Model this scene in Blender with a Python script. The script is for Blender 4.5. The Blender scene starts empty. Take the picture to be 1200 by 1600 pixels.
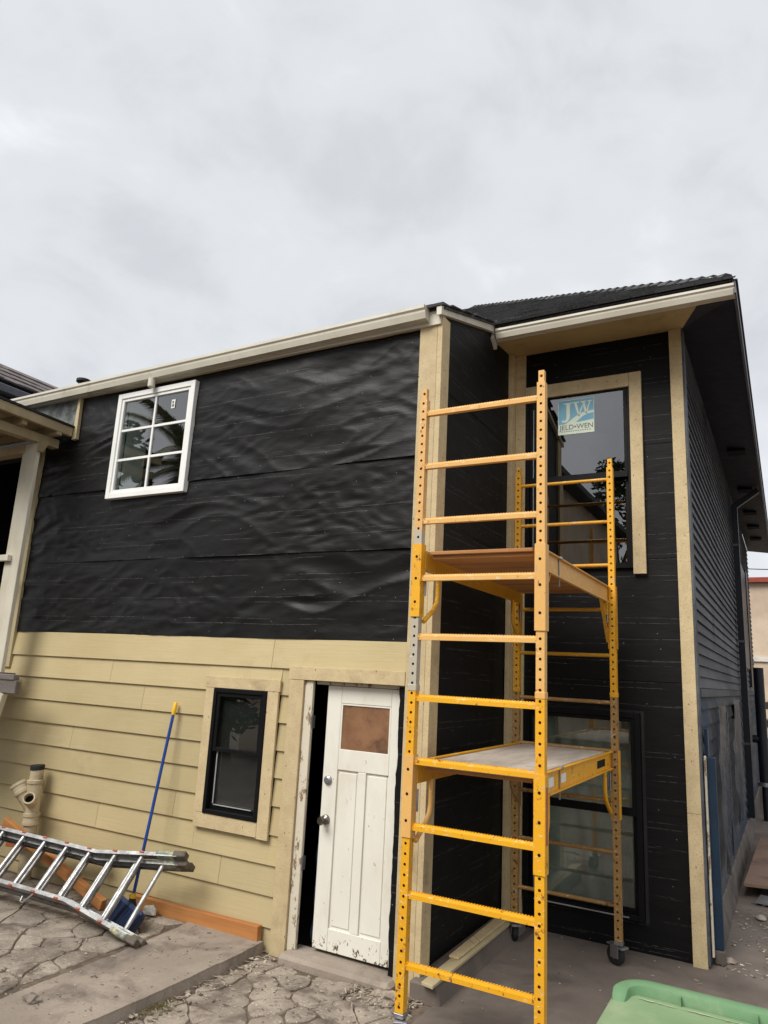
import bpy, bmesh, math, random
from mathutils import Vector, Matrix, noise
random.seed(7)
SC = bpy.context.scene
COL = SC.collection
R = math.radians

# ------------------------------------------------------------------ camera
F_PX = 1119.0085
AX_X = Vector((0.875054, -0.062197, -0.479990)).normalized()   # world x seen from the camera (right, down, forward)
AX_Y = Vector((0.481384, 0.215636, 0.849640)).normalized()
AX_Z = AX_X.cross(AX_Y)
if AX_Z.y > 0: AX_Z = -AX_Z
AX_Z.normalize()
AX_X = (AX_X - AX_X.dot(AX_Y) * AX_Y).normalized()
def w_from_cam(v): return Vector((AX_X.dot(v), AX_Y.dot(v), AX_Z.dot(v)))
cam_d = bpy.data.cameras.new('camera'); cam = bpy.data.objects.new('camera', cam_d); COL.objects.link(cam)
rt, up, bk = w_from_cam(Vector((1, 0, 0))), w_from_cam(Vector((0, -1, 0))), w_from_cam(Vector((0, 0, -1)))
m = Matrix((rt, up, bk)).transposed().to_4x4(); m.translation = Vector((0, 0, 1.92)); cam.matrix_world = m
cam_d.sensor_fit = 'HORIZONTAL'; cam_d.sensor_width = 36; cam_d.lens = 36 * F_PX / 1200
cam_d.clip_start = .05; cam_d.clip_end = 2000
SC.camera = cam

# ------------------------------------------------------------------ world, sun, exposure
SUN_EL, SUN_AZ = 47, 197      # azimuth clockwise from +y: behind the camera, a little to the left
wd = bpy.data.worlds.new('World'); SC.world = wd; wd.use_nodes = True
nt = wd.node_tree; nt.nodes.clear(); L = nt.links.new
def N(t, **k):
    n = nt.nodes.new(t)
    for a, b in k.items(): setattr(n, a, b)
    return n
out = N('ShaderNodeOutputWorld'); bg1 = N('ShaderNodeBackground'); bg2 = N('ShaderNodeBackground'); add = N('ShaderNodeAddShader')
sky = N('ShaderNodeTexSky', sky_type='NISHITA', sun_disc=False, sun_elevation=R(SUN_EL), sun_rotation=R(SUN_AZ))
bg1.inputs[1].default_value = .005; L(sky.outputs[0], bg1.inputs[0])
tc = N('ShaderNodeTexCoord'); mp = N('ShaderNodeMapping'); mp.inputs['Scale'].default_value = (1.6, 1.6, 2.2); mp.inputs['Location'].default_value = (1.15, 2.3, .7)
L(tc.outputs['Generated'], mp.inputs[0])
def wn(scale, detail, rough, dist):
    n = N('ShaderNodeTexNoise'); n.inputs['Scale'].default_value = scale; n.inputs['Detail'].default_value = detail; n.inputs['Roughness'].default_value = rough; n.inputs['Distortion'].default_value = dist
    L(mp.outputs[0], n.inputs['Vector']); return n.outputs['Fac']
mxn = N('ShaderNodeMix', data_type='FLOAT'); mxn.inputs[0].default_value = .36; L(wn(1.7, 6, .52, .2), mxn.inputs[2]); L(wn(3.6, 8, .56, .5), mxn.inputs[3])
cr = N('ShaderNodeValToRGB'); cr.color_ramp.interpolation = 'EASE'
e = cr.color_ramp.elements; e[0].position = .36; e[0].color = (.635, .65, .675, 1); e[1].position = .66; e[1].color = (.91, .92, .935, 1)
q = cr.color_ramp.elements.new(.5); q.color = (.735, .75, .775, 1)
L(mxn.outputs[0], cr.inputs[0]); L(cr.outputs[0], bg2.inputs[0]); bg2.inputs[1].default_value = .41
L(bg1.outputs[0], add.inputs[0]); L(bg2.outputs[0], add.inputs[1]); L(add.outputs[0], out.inputs[0])
sd = bpy.data.lights.new('sun', 'SUN'); sd.energy = 1.5; sd.angle = R(34); sd.color = (1, .965, .91)
sun = bpy.data.objects.new('sun', sd); COL.objects.link(sun)
sdir = Vector((math.sin(R(SUN_AZ)) * math.cos(R(SUN_EL)), math.cos(R(SUN_AZ)) * math.cos(R(SUN_EL)), math.sin(R(SUN_EL))))
sun.rotation_euler = (-sdir).to_track_quat('-Z', 'Y').to_euler(); sun.location = sdir * 30
vs = SC.view_settings; vs.view_transform = 'Standard'; vs.look = 'None'; vs.gamma = 1; vs.exposure = 1.32
SC.cycles.use_denoising = True
SC.cycles.max_bounces = 8; SC.cycles.transparent_max_bounces = 12

# ------------------------------------------------------------------ materials
def srgb(r, g, b):
    f = lambda c: c / 12.92 if c <= .04045 else ((c + .055) / 1.055) ** 2.4
    return (f(r / 255), f(g / 255), f(b / 255), 1)
MATS = {}
class NT:
    def __init__(s, name):
        s.m = bpy.data.materials.new(name); s.m.use_nodes = True; s.t = s.m.node_tree; s.t.nodes.clear()
        s.out = s.n('ShaderNodeOutputMaterial'); s.b = s.n('ShaderNodeBsdfPrincipled'); s.l(s.b.outputs[0], s.out.inputs[0])
        s.tc = s.n('ShaderNodeTexCoord'); MATS[name] = s.m
    def n(s, t, **k):
        n = s.t.nodes.new(t)
        for a, b in k.items(): setattr(n, a, b)
        return n
    def l(s, a, b): s.t.links.new(a, b)
    def val(s, sock, v):
        if hasattr(v, 'is_linked') or hasattr(v, 'links'): s.l(v, sock)
        else: sock.default_value = v
    def noise(s, scale, detail=4, rough=.55, stretch=(1, 1, 1), dist=0, off=(0, 0, 0)):
        mp = s.n('ShaderNodeMapping'); mp.inputs['Scale'].default_value = stretch; mp.inputs['Location'].default_value = off; s.l(s.tc.outputs['Object'], mp.inputs[0])
        n = s.n('ShaderNodeTexNoise'); n.inputs['Scale'].default_value = scale; n.inputs['Detail'].default_value = detail
        n.inputs['Roughness'].default_value = rough; n.inputs['Distortion'].default_value = dist; s.l(mp.outputs[0], n.inputs['Vector']); return n.outputs['Fac']
    def voro(s, scale, stretch=(1, 1, 1), feature='F1', out='Distance'):
        mp = s.n('ShaderNodeMapping'); mp.inputs['Scale'].default_value = stretch; s.l(s.tc.outputs['Object'], mp.inputs[0])
        n = s.n('ShaderNodeTexVoronoi', feature=feature); n.inputs['Scale'].default_value = scale; s.l(mp.outputs[0], n.inputs['Vector']); return n.outputs[out]
    def dots(s, scale, radius, stretch=1.0):
        sx = s.n('ShaderNodeSeparateXYZ'); s.l(s.tc.outputs['Object'], sx.inputs[0]); cb = s.n('ShaderNodeCombineXYZ')
        s.l(s.math('ADD', sx.outputs[0], sx.outputs[1]), cb.inputs[0]); s.l(s.math('MULTIPLY', sx.outputs[2], stretch), cb.inputs[1])
        n = s.n('ShaderNodeTexVoronoi', voronoi_dimensions='2D'); n.inputs['Scale'].default_value = scale; s.l(cb.outputs[0], n.inputs['Vector'])
        return s.ramp(n.outputs['Distance'], radius * scale * .7, radius * scale, True)
    def ramp(s, f, a, b, inv=False):
        n = s.n('ShaderNodeMapRange', interpolation_type='SMOOTHSTEP'); s.l(f, n.inputs[0]); n.inputs[1].default_value = a; n.inputs[2].default_value = b
        n.inputs[3].default_value = 1 if inv else 0; n.inputs[4].default_value = 0 if inv else 1; return n.outputs[0]
    def math(s, op, a, b=0.0):
        n = s.n('ShaderNodeMath', operation=op); s.val(n.inputs[0], a); s.val(n.inputs[1], b); return n.outputs[0]
    def mix(s, f, a, b, mode='MIX'):
        n = s.n('ShaderNodeMix', data_type='RGBA', blend_type=mode); s.val(n.inputs['Factor'], f)
        s.val(n.inputs[6], a); s.val(n.inputs[7], b); return n.outputs[2]
    def bump(s, h, strength=.3, dist=.01, prev=None):
        n = s.n('ShaderNodeBump'); n.inputs['Strength'].default_value = strength; n.inputs['Distance'].default_value = dist
        s.l(h, n.inputs['Height'])
        if prev is not None: s.l(prev, n.inputs['Normal'])
        return n.outputs[0]
    def done(s, col, rough, normal=None, metal=0, spec=.5):
        s.val(s.b.inputs['Base Color'], col); s.val(s.b.inputs['Roughness'], rough); s.val(s.b.inputs['Metallic'], metal)
        s.b.inputs['Specular IOR Level'].default_value = spec
        if normal is not None: s.l(normal, s.b.inputs['Normal'])
        return s.m
def pmat(name, c1, c2, scale=3, rough=.7, bump=.2, bscale=40, stretch=(1, 1, 1), bstretch=None, dirt=None, dscale=2, damt=(.5, .75), metal=0, spec=.4, rnd=.1, bdist=.004, speck=None, spscale=60, spamt=(.62, .68), nails=None):
    s = NT(name); c = s.mix(s.ramp(s.noise(scale, 5, .6, stretch), .3, .7), c1, c2)
    if speck: c = s.mix(s.ramp(s.noise(spscale, 3, .6), *spamt), c, speck)
    if dirt: c = s.mix(s.ramp(s.noise(dscale, 6, .65, (1, 1, 1), .4, (3, 5, 1)), *damt), c, dirt)
    if nails: c = s.mix(s.math('MULTIPLY', s.dots(nails[0], nails[1], nails[2]), .8), c, nails[3])
    if rnd:
        oi = s.n('ShaderNodeObjectInfo'); f = s.math('MULTIPLY_ADD', oi.outputs['Random'], rnd * 2); f.node.inputs[2].default_value = 1 - rnd
        h = s.n('ShaderNodeHueSaturation'); s.l(f, h.inputs['Value']); s.l(c, h.inputs['Color']); c = h.outputs[0]
    r = s.math('MULTIPLY_ADD', s.noise(scale * 4, 3), .25); r.node.inputs[2].default_value = rough - .12
    return s.done(c, r, s.bump(s.noise(bscale, 5, .65, bstretch or stretch), bump, bdist) if bump else None, metal, spec)

BEIGE = srgb(188, 172, 131); BEIGE2 = srgb(180, 163, 121)
pmat('siding', BEIGE, BEIGE2, 2.2, .72, .5, 26, (.6, 1, 1), (.09, 1, 2.2), srgb(158, 142, 106), 1.3, (.55, .85), rnd=.07, bdist=.004, nails=(2.3, .004, 2.0, srgb(110, 94, 62)))
pmat('trim', srgb(200, 181, 142), srgb(188, 168, 130), 9, .78, .35, 120, dirt=srgb(132, 116, 86), dscale=2.5, damt=(.55, .85), speck=srgb(158, 138, 104), spscale=95, spamt=(.56, .70), rnd=.05, bdist=.002, nails=(7, .0045, .5, srgb(92, 74, 50)))
pmat('trim_paint', srgb(186, 172, 136), srgb(176, 161, 124), 4, .7, .3, 50, (1, 1, .2), dirt=srgb(128, 112, 84), dscale=3, damt=(.58, .85), rnd=.06)
pmat('gutter', srgb(211, 206, 190), srgb(198, 192, 175), 2.5, .45, .05, 30, dirt=srgb(140, 128, 104), dscale=5, damt=(.56, .85), rnd=0)
pmat('soffit', srgb(192, 170, 122), srgb(178, 156, 110), 2, .8, .2, 40, dirt=srgb(140, 118, 80), rnd=0)
pmat('soffit_black', srgb(27, 30, 42), srgb(19, 22, 33), 2, .6, .2, 40, rnd=0)
pmat('grey_wood', srgb(120, 112, 108), srgb(98, 90, 86), 6, .85, .5, 30, (.15, 1, 2), rnd=.08)
pmat('porch_wood', srgb(176, 160, 128), srgb(158, 141, 108), 5, .8, .4, 30, (1, 1, .3), dirt=srgb(110, 92, 66), dscale=3, damt=(.58, .8), rnd=.06)
pmat('post_paint', srgb(206, 200, 184), srgb(188, 180, 160), 5, .8, .4, 45, (1, 1, .35), dirt=srgb(120, 108, 84), dscale=14, damt=(.66, .78), rnd=0)
pmat('vinyl', srgb(236, 236, 232), srgb(226, 226, 222), 3, .4, 0, rnd=0)
pmat('black_frame', srgb(16, 16, 17), srgb(11, 11, 12), 4, .55, .05, 60, rnd=0, spec=.18)
pmat('white_strip', srgb(170, 172, 170), srgb(140, 142, 140), 4, .5, 0, rnd=0)
pmat('dark_room', srgb(46, 44, 42), srgb(34, 32, 32), 2, .9, 0, rnd=0)
pmat('brown_board', srgb(138, 100, 70), srgb(112, 78, 52), 5, .75, .3, 30, dirt=srgb(82, 58, 44), dscale=7, rnd=0)
pmat('shingle_brown', srgb(118, 110, 108), srgb(92, 86, 86), 6, .9, .5, 90, rnd=.18)
pmat('dark_metal', srgb(92, 94, 100), srgb(74, 76, 82), 4, .5, .05, 40, rnd=0)
pmat('side_plank', srgb(88, 91, 96), srgb(58, 61, 66), 3, .72, .5, 30, (1, .12, 1.5), dirt=srgb(24, 25, 29), dscale=1.6, damt=(.5, .75), rnd=.12)
pmat('side_low', srgb(78, 80, 82), srgb(50, 53, 57), 3, .75, .5, 30, (1, .2, 1.5), dirt=srgb(20, 44, 68), dscale=1.1, damt=(.47, .60), rnd=.12)
pmat('foundation', srgb(112, 104, 96), srgb(88, 80, 74), 4, .9, .6, 35, dirt=srgb(64, 58, 54), rnd=0)
pmat('concrete', srgb(124, 113, 104), srgb(106, 96, 88), 1.6, .88, .5, 60, dirt=srgb(84, 76, 69), dscale=1.1, damt=(.46, .72), speck=srgb(140, 130, 120), spscale=90, spamt=(.64, .72), rnd=0, bdist=.003)
pmat('slab', srgb(166, 153, 140), srgb(146, 134, 121), 1.8, .9, .9, 45, dirt=srgb(110, 100, 91), dscale=1.9, damt=(.46, .68), speck=srgb(140, 126, 112), spscale=70, spamt=(.58, .7), rnd=0, bdist=.004)
pmat('stone', srgb(168, 156, 142), srgb(140, 129, 116), 5, .9, .8, 38, dirt=srgb(108, 97, 87), dscale=3, damt=(.45, .66), speck=srgb(196, 186, 172), spscale=55, spamt=(.58, .7), rnd=.15, bdist=.008)
pmat('mortar', srgb(122, 108, 93), srgb(90, 79, 68), 9, .95, .8, 60, rnd=0, bdist=.006)
pmat('earth', srgb(100, 90, 80), srgb(82, 74, 66), 1, .95, .6, 20, rnd=0)
pmat('lumber', srgb(196, 138, 82), srgb(172, 112, 62), 7, .7, .35, 40, (.12, 1, 1.6), dirt=srgb(128, 82, 48), dscale=3, damt=(.6, .8), rnd=.08)
pmat('lumber_red', srgb(186, 112, 62), srgb(160, 88, 48), 7, .7, .35, 40, (.12, 1, 1.6), rnd=.08)
pmat('pipe', srgb(196, 182, 152), srgb(178, 163, 132), 6, .5, .1, 30, dirt=srgb(140, 124, 98), dscale=6, rnd=0)
pmat('rubber', srgb(38, 37, 38), srgb(28, 27, 28), 6, .75, .2, 50, rnd=0)
pmat('black_hole', srgb(14, 13, 13), srgb(10, 10, 10), 6, .95, 0, rnd=0)
pmat('aluminium', srgb(178, 178, 176), srgb(140, 140, 140), 14, .38, .2, 60, dirt=srgb(112, 110, 106), dscale=9, damt=(.5, .75), metal=.6, rnd=.05)
pmat('aluminium_dull', srgb(168, 166, 164), srgb(130, 128, 126), 14, .5, .2, 60, dirt=srgb(72, 70, 68), dscale=9, damt=(.5, .75), metal=.6, rnd=.05)
pmat('red_plastic', srgb(186, 104, 80), srgb(166, 88, 68), 20, .6, .1, 60, rnd=.1)
pmat('paint_splash', srgb(196, 186, 146), srgb(92, 120, 126), 26, .7, .5, 60, dirt=srgb(120, 108, 92), dscale=22, damt=(.5, .62), rnd=.1)
pmat('foot_rubber', srgb(112, 104, 92), srgb(86, 78, 68), 20, .8, .4, 60, rnd=.1)
pmat('blue_handle', srgb(28, 74, 150), srgb(22, 60, 130), 5, .35, 0, rnd=0)
pmat('yellow_grip', srgb(236, 190, 40), srgb(220, 172, 30), 5, .45, 0, rnd=0)

pmat('steel', srgb(170, 170, 172), srgb(140, 140, 142), 9, .4, .1, 50, metal=.8, rnd=0)
pmat('brass_knob', srgb(150, 142, 134), srgb(110, 102, 96), 9, .25, 0, metal=.9, rnd=0)
pmat('bin_green', srgb(106, 142, 102), srgb(94, 130, 92), 3, .55, .2, 60, dirt=srgb(128, 146, 112), dscale=7, damt=(.52, .8), rnd=0)
pmat('bin_dusty', srgb(128, 150, 112), srgb(112, 140, 98), 2.5, .7, .15, 60, dirt=srgb(150, 160, 128), dscale=3, damt=(.52, .8), rnd=0)
pmat('pale_dust', srgb(176, 182, 150), srgb(160, 170, 136), 20, .9, .2, 60, rnd=0)
pmat('deck_ply', srgb(198, 186, 172), srgb(166, 152, 138), 7, .8, .3, 45, (1, .22, 1), dirt=srgb(124, 110, 98), dscale=5, damt=(.56, .8), rnd=0)
pmat('deck_under', srgb(186, 136, 84), srgb(160, 108, 64), 7, .8, .3, 30, (.15, 1, 1), rnd=.12)
pmat('blue_paint', srgb(20, 46, 66), srgb(14, 34, 54), 5, .5, .2, 40, dirt=srgb(168, 164, 152), dscale=9, damt=(.69, .72), rnd=0)
pmat('navy', srgb(22, 26, 36), srgb(16, 19, 27), 5, .45, .1, 30, rnd=0)
pmat('white_peel', srgb(206, 204, 194), srgb(186, 182, 170), 6, .7, .4, 50, dirt=srgb(110, 96, 80), dscale=18, damt=(.6, .68), rnd=0)
pmat('panel_brown', srgb(138, 112, 94), srgb(122, 97, 82), 2, .75, .2, 40, dirt=srgb(104, 82, 70), rnd=0)
pmat('far_wall', srgb(196, 178, 156), srgb(178, 158, 138), 1.5, .85, .3, 20, rnd=0)
pmat('red_tile', srgb(150, 70, 54), srgb(126, 58, 46), 3, .8, .2, 20, rnd=0)
pmat('weathered_fence', srgb(128, 118, 106), srgb(104, 94, 84), 3, .85, .4, 20, (1, 1, .2), rnd=.1)
pmat('curtain', srgb(176, 182, 174), srgb(140, 146, 140), 2, .8, .1, 20, rnd=0)
pmat('bark', srgb(96, 80, 64), srgb(70, 58, 46), 8, .9, .6, 20, (1, 1, .2), rnd=0)
pmat('white_paper', srgb(232, 232, 228), srgb(220, 220, 216), 8, .6, 0, rnd=0)
pmat('grey_print', srgb(120, 116, 108), srgb(92, 90, 84), 40, .6, 0, rnd=0)
pmat('sticker_blue', srgb(118, 176, 200), srgb(108, 164, 190), 6, .5, 0, rnd=0)
pmat('sticker_cream', srgb(214, 224, 206), srgb(206, 216, 198), 6, .5, 0, rnd=0)
pmat('sticker_ink', srgb(96, 110, 104), srgb(88, 100, 96), 6, .5, 0, rnd=0)

def leaf_mat(name, a, b):
    s = NT(name); g = s.n('ShaderNodeNewGeometry'); c = s.mix(g.outputs['Random Per Island'], a, b); return s.done(c, .6)
def shingle_mat(name, a, b):
    s = NT(name); g = s.n('ShaderNodeNewGeometry'); c = s.mix(g.outputs['Random Per Island'], a, b); c = s.mix(s.ramp(s.noise(90, 3, .7), .4, .7), c, (.09, .09, .092, 1)); return s.done(c, .85, s.bump(s.noise(120, 3), .5, .004))
shingle_mat('shingle', srgb(34, 34, 36), srgb(74, 74, 77))
leaf_mat('leaf', (.035, .055, .025, 1), (.07, .10, .04, 1))
leaf_mat('palm_leaf', (.14, .17, .09, 1), (.34, .36, .22, 1))
leaf_mat('bristle', srgb(8, 18, 44), srgb(44, 62, 100))
leaf_mat('debris_mix', srgb(70, 56, 44), srgb(190, 178, 160))
leaf_mat('dry_grass', srgb(120, 104, 62), srgb(78, 82, 44))

def felt_mat(name, gloss, base=.020):
    s = NT(name); sx = s.n('ShaderNodeSeparateXYZ'); s.l(s.tc.outputs['Object'], sx.inputs[0])
    u = s.math('ADD', sx.outputs[0], sx.outputs[1])
    wob = s.math('MULTIPLY', s.math('SUBTRACT', s.noise(1.3, 2), .5), .03)
    z = s.math('ADD', sx.outputs[2], wob); lines = None
    for per, off in ((.171, .02), (.171, .062), (.343, .118)):
        fr = s.math('SUBTRACT', s.math('FRACT', s.math('DIVIDE', s.math('ADD', z, off), per)), .5)
        d = s.math('MULTIPLY', s.math('ABSOLUTE', fr), per)
        dash = s.math('MULTIPLY', s.ramp(s.noise(3.0, 2, .5, (1, 1, 8), 0, (off * 90, 0, 0)), .44, .58), s.ramp(s.noise(26, 2, .5, (1, 1, 9), 0, (off * 50, 0, 0)), .40, .52))
        ln = s.math('MULTIPLY', s.ramp(d, .0009, .0026, True), dash)
        lines = ln if lines is None else s.math('MAXIMUM', lines, ln)
    cell = s.math('MULTIPLY', s.dots(3.0, .0040, 1.2), .7)
    c = s.mix(s.ramp(s.noise(1.2, 5, .6), .3, .75), (base * .85, base * .85, base * .87, 1), (base * 1.3, base * 1.28, base * 1.3, 1))
    c = s.mix(s.ramp(s.noise(5, 5, .7, (.4, .4, 1.4), .6), .62, .9), c, (base * 2.2, base * 2.1, base * 2.0, 1))
    c = s.mix(s.math('MULTIPLY', lines, .62), c, (.11, .107, .104, 1)); c = s.mix(cell, c, (.30, .30, .30, 1))
    nb = s.bump(s.noise(9, 4, .6, (.6, .6, 1.8), .4), .28, .010); nb = s.bump(s.noise(160, 3, .6), .12, .002, nb)
    return s.done(c, gloss, nb, 0, .27 if gloss < .5 else .22)
felt_mat('felt', .43, .0066); felt_mat('felt_flat', .6, .0036)

def scaffold_paint(name, c1, c2, rust=.62, split=None, c3=None):
    s = NT(name); c = s.mix(s.noise(5, 4), c1, c2)
    if split is not None:
        sx = s.n('ShaderNodeSeparateXYZ'); s.l(s.tc.outputs['Object'], sx.inputs[0])
        zz = s.math('ADD', sx.outputs[2], s.math('MULTIPLY', s.noise(12, 4, .7), .25)); c = s.mix(s.ramp(zz, split + .11, split + .15), c3, c)
    c = s.mix(s.ramp(s.noise(28, 6, .75, (1, 1, .6)), rust, rust + .07), c, srgb(112, 62, 34))
    c = s.mix(s.ramp(s.noise(9, 6, .7, (1, 1, .5), 0, (7, 3, 2)), rust + .02, rust + .10), c, srgb(176, 160, 140))
    c = s.mix(s.math('MULTIPLY', s.ramp(s.noise(70, 4, .7, (.35, .35, 1)), .60, .66), .6), c, srgb(226, 212, 184))
    r = s.math('MULTIPLY_ADD', s.noise(9, 3), .3); r.node.inputs[2].default_value = .40
    return s.done(c, r, s.bump(s.noise(60, 4), .15, .002))
scaffold_paint('yellow', srgb(232, 172, 24), srgb(218, 154, 18), .585)
scaffold_paint('yellow_far', srgb(218, 160, 32), srgb(200, 142, 26), .60)
scaffold_paint('peach', srgb(226, 178, 104), srgb(212, 160, 84), .62)
scaffold_paint('peach_grey', srgb(222, 176, 108), srgb(208, 158, 90), .60, 2.80, srgb(178, 170, 152))
scaffold_paint('rusty', srgb(168, 130, 70), srgb(146, 112, 68), .56)
scaffold_paint('rusty_rung', srgb(180, 130, 54), srgb(150, 122, 84), .58)

def door_paint():
    s = NT('door_paint'); c = s.mix(s.noise(3, 5), srgb(232, 230, 220), srgb(218, 214, 200))
    sx = s.n('ShaderNodeSeparateXYZ'); s.l(s.tc.outputs['Object'], sx.inputs[0])
    low = s.ramp(sx.outputs[2], .09, .26, True)
    ch = s.ramp(s.math('ADD', s.noise(26, 6, .75, (1, 1, .6)), s.math('MULTIPLY', low, .11)), .655, .675)
    c = s.mix(s.math('MULTIPLY', s.ramp(s.noise(2.2, 5, .7, (1, 1, .5)), .5, .8), .5), c, srgb(190, 176, 146))
    c = s.mix(ch, c, srgb(84, 66, 50)); s.done(c, .42, s.bump(s.noise(20, 4, .6, (2, 1, .2)), .2, .004))
door_paint()
def peel_paint():
    s = NT('peeling_paint'); c = s.mix(s.noise(3, 5), srgb(214, 206, 188), srgb(196, 186, 164))
    c = s.mix(s.ramp(s.noise(17, 6, .75, (1, 1, .5)), .55, .58), c, srgb(132, 110, 86)); s.done(c, .75, s.bump(s.noise(17, 6, .75, (1, 1, .5)), .5, .006))
peel_paint()
def glass_mat(name, ior=3.1, tint=(.85, .9, .88, 1)):
    s = NT(name); s.t.nodes.remove(s.b); fr = s.n('ShaderNodeFresnel'); fr.inputs[0].default_value = ior
    tr = s.n('ShaderNodeBsdfTransparent'); tr.inputs[0].default_value = tint; gl = s.n('ShaderNodeBsdfGlossy'); gl.inputs['Roughness'].default_value = .004
    nb = s.bump(s.noise(1.1, 2), .05, .02); s.l(nb, gl.inputs['Normal'])
    mx = s.n('ShaderNodeMixShader'); ge = s.n('ShaderNodeNewGeometry'); s.l(s.math('MULTIPLY', fr.outputs[0], s.math('SUBTRACT', 1.0, ge.outputs['Backfacing'])), mx.inputs[0]); s.l(tr.outputs[0], mx.inputs[1]); s.l(gl.outputs[0], mx.inputs[2]); s.l(mx.outputs[0], s.out.inputs[0])
glass_mat('glass'); glass_mat('glass_dull', 2.3, (.9, .93, .9, 1))
def film_mat():
    s = NT('plastic_film'); s.done(s.mix(s.noise(6, 4), srgb(84, 92, 100), srgb(24, 48, 72)), .3)
    tr = s.n('ShaderNodeBsdfTransparent'); mx = s.n('ShaderNodeMixShader'); mx.inputs[0].default_value = .5
    s.l(tr.outputs[0], mx.inputs[1]); s.l(s.b.outputs[0], mx.inputs[2]); s.l(mx.outputs[0], s.out.inputs[0])
film_mat()
def scorch():
    s = NT('flashing'); c = s.mix(s.ramp(s.noise(6, 5, .65), .35, .7), srgb(34, 36, 36), srgb(120, 124, 118)); s.done(c, .5, s.bump(s.noise(14, 4), .2, .01))
scorch()

# ------------------------------------------------------------------ mesh helpers
class MB:
    def __init__(s): s.v = []; s.f = []
    def poly(s, pts):
        b = len(s.v); s.v += [tuple(p) for p in pts]; s.f.append(tuple(range(b, b + len(pts)))); return s
    def box(s, x0, x1, y0, y1, z0, z1):
        b = len(s.v)
        s.v += [(x0, y0, z0), (x1, y0, z0), (x1, y1, z0), (x0, y1, z0), (x0, y0, z1), (x1, y0, z1), (x1, y1, z1), (x0, y1, z1)]
        s.f += [tuple(b + i for i in q) for q in ((3, 2, 1, 0), (4, 5, 6, 7), (0, 1, 5, 4), (1, 2, 6, 5), (2, 3, 7, 6), (3, 0, 4, 7))]; return s
    def hull8(s, p):
        b = len(s.v); s.v += [tuple(q) for q in p]
        s.f += [tuple(b + i for i in q) for q in ((3, 2, 1, 0), (4, 5, 6, 7), (0, 1, 5, 4), (1, 2, 6, 5), (2, 3, 7, 6), (3, 0, 4, 7))]; return s
    def bar(s, a, b, w, h, upv=(0, 0, 1)):
        a, b = Vector(a), Vector(b); d = (b - a).normalized(); side = d.cross(Vector(upv)).normalized(); u = side.cross(d)
        c = [(-w / 2, -h / 2), (w / 2, -h / 2), (w / 2, h / 2), (-w / 2, h / 2)]
        return s.hull8([a + side * i + u * j for i, j in c] + [b + side * i + u * j for i, j in c])
    def prism(s, prof, o, ua, ub, ext):           # profile (a,b) in plane ua,ub at o, extruded by ext
        o, ua, ub, ext = Vector(o), Vector(ua), Vector(ub), Vector(ext); n = len(prof); b = len(s.v)
        p = [o + ua * i + ub * j for i, j in prof]; s.v += [tuple(q) for q in p] + [tuple(q + ext) for q in p]
        s.f.append(tuple(range(b + n - 1, b - 1, -1))); s.f.append(tuple(range(b + n, b + 2 * n)))
        for i in range(n): j = (i + 1) % n; s.f.append((b + i, b + j, b + n + j, b + n + i))
        return s
    def tube(s, pts, r, n=10, caps=True):
        pts = [Vector(p) for p in pts]; rr = r if isinstance(r, (list, tuple)) else [r] * len(pts); prev = None; rings = []
        for i, p in enumerate(pts):
            d = (pts[min(i + 1, len(pts) - 1)] - pts[max(i - 1, 0)]).normalized()
            a = prev if prev is not None else (Vector((0, 0, 1)) if abs(d.z) < .9 else Vector((1, 0, 0)))
            a = (a - d * a.dot(d)).normalized(); prev = a; c = d.cross(a); base = len(s.v)
            for k in range(n):
                t = 2 * math.pi * k / n; s.v.append(tuple(p + a * (math.cos(t) * rr[i]) + c * (math.sin(t) * rr[i])))
            rings.append(base)
        for i in range(len(rings) - 1):
            for k in range(n): s.f.append((rings[i] + k, rings[i] + (k + 1) % n, rings[i + 1] + (k + 1) % n, rings[i + 1] + k))
        if caps: s.f.append(tuple(rings[0] + k for k in reversed(range(n)))); s.f.append(tuple(rings[-1] + k for k in range(n)))
        return s
    def mesh(s, name, bevel=0, smooth=False):
        me = bpy.data.meshes.new(name); me.from_pydata(s.v, [], s.f)
        bm = bmesh.new(); bm.from_mesh(me); bmesh.ops.recalc_face_normals(bm, faces=bm.faces)
        if bevel:
            ed = [e for e in bm.edges if len(e.link_faces) == 2 and e.calc_face_angle(0) > .6]
            bmesh.ops.bevel(bm, geom=ed, offset=bevel, segments=1, affect='EDGES', clamp_overlap=True)
        bm.to_mesh(me); bm.free()
        if smooth:
            for p in me.polygons: p.use_smooth = True
            try: me.set_sharp_from_angle(angle=R(40))
            except Exception: pass
        return me
def obj(name, mb, mat, parent=None, bevel=0, smooth=False):
    me = mb.mesh(name, bevel, smooth) if isinstance(mb, MB) else mb
    if not me.materials: me.materials.append(MATS[mat])
    o = bpy.data.objects.new(name, me); COL.objects.link(o)
    if parent is not None: o.parent = parent
    return o
def link_parent(o, p):
    o.parent = p
    o.matrix_parent_inverse = p.matrix_world.inverted() if p.parent is None else (Matrix.Identity(4))
def thing(name, label, cat, group=None, loc=(0, 0, 0)):
    o = bpy.data.objects.new(name, None); COL.objects.link(o); o.empty_display_size = .1
    o['label'] = label; o['category'] = cat
    if group: o['group'] = group
    return o
def tag(o, label, cat, group=None):
    o['label'] = label; o['category'] = cat
    if group: o['group'] = group
    return o
def struct(o): o['kind'] = 'structure'; return o
def stuff(o): o['kind'] = 'stuff'; return o
def B(name, x0, x1, y0, y1, z0, z1, mat, parent=None, bevel=0): return obj(name, MB().box(x0, x1, y0, y1, z0, z1), mat, parent, bevel)

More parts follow.
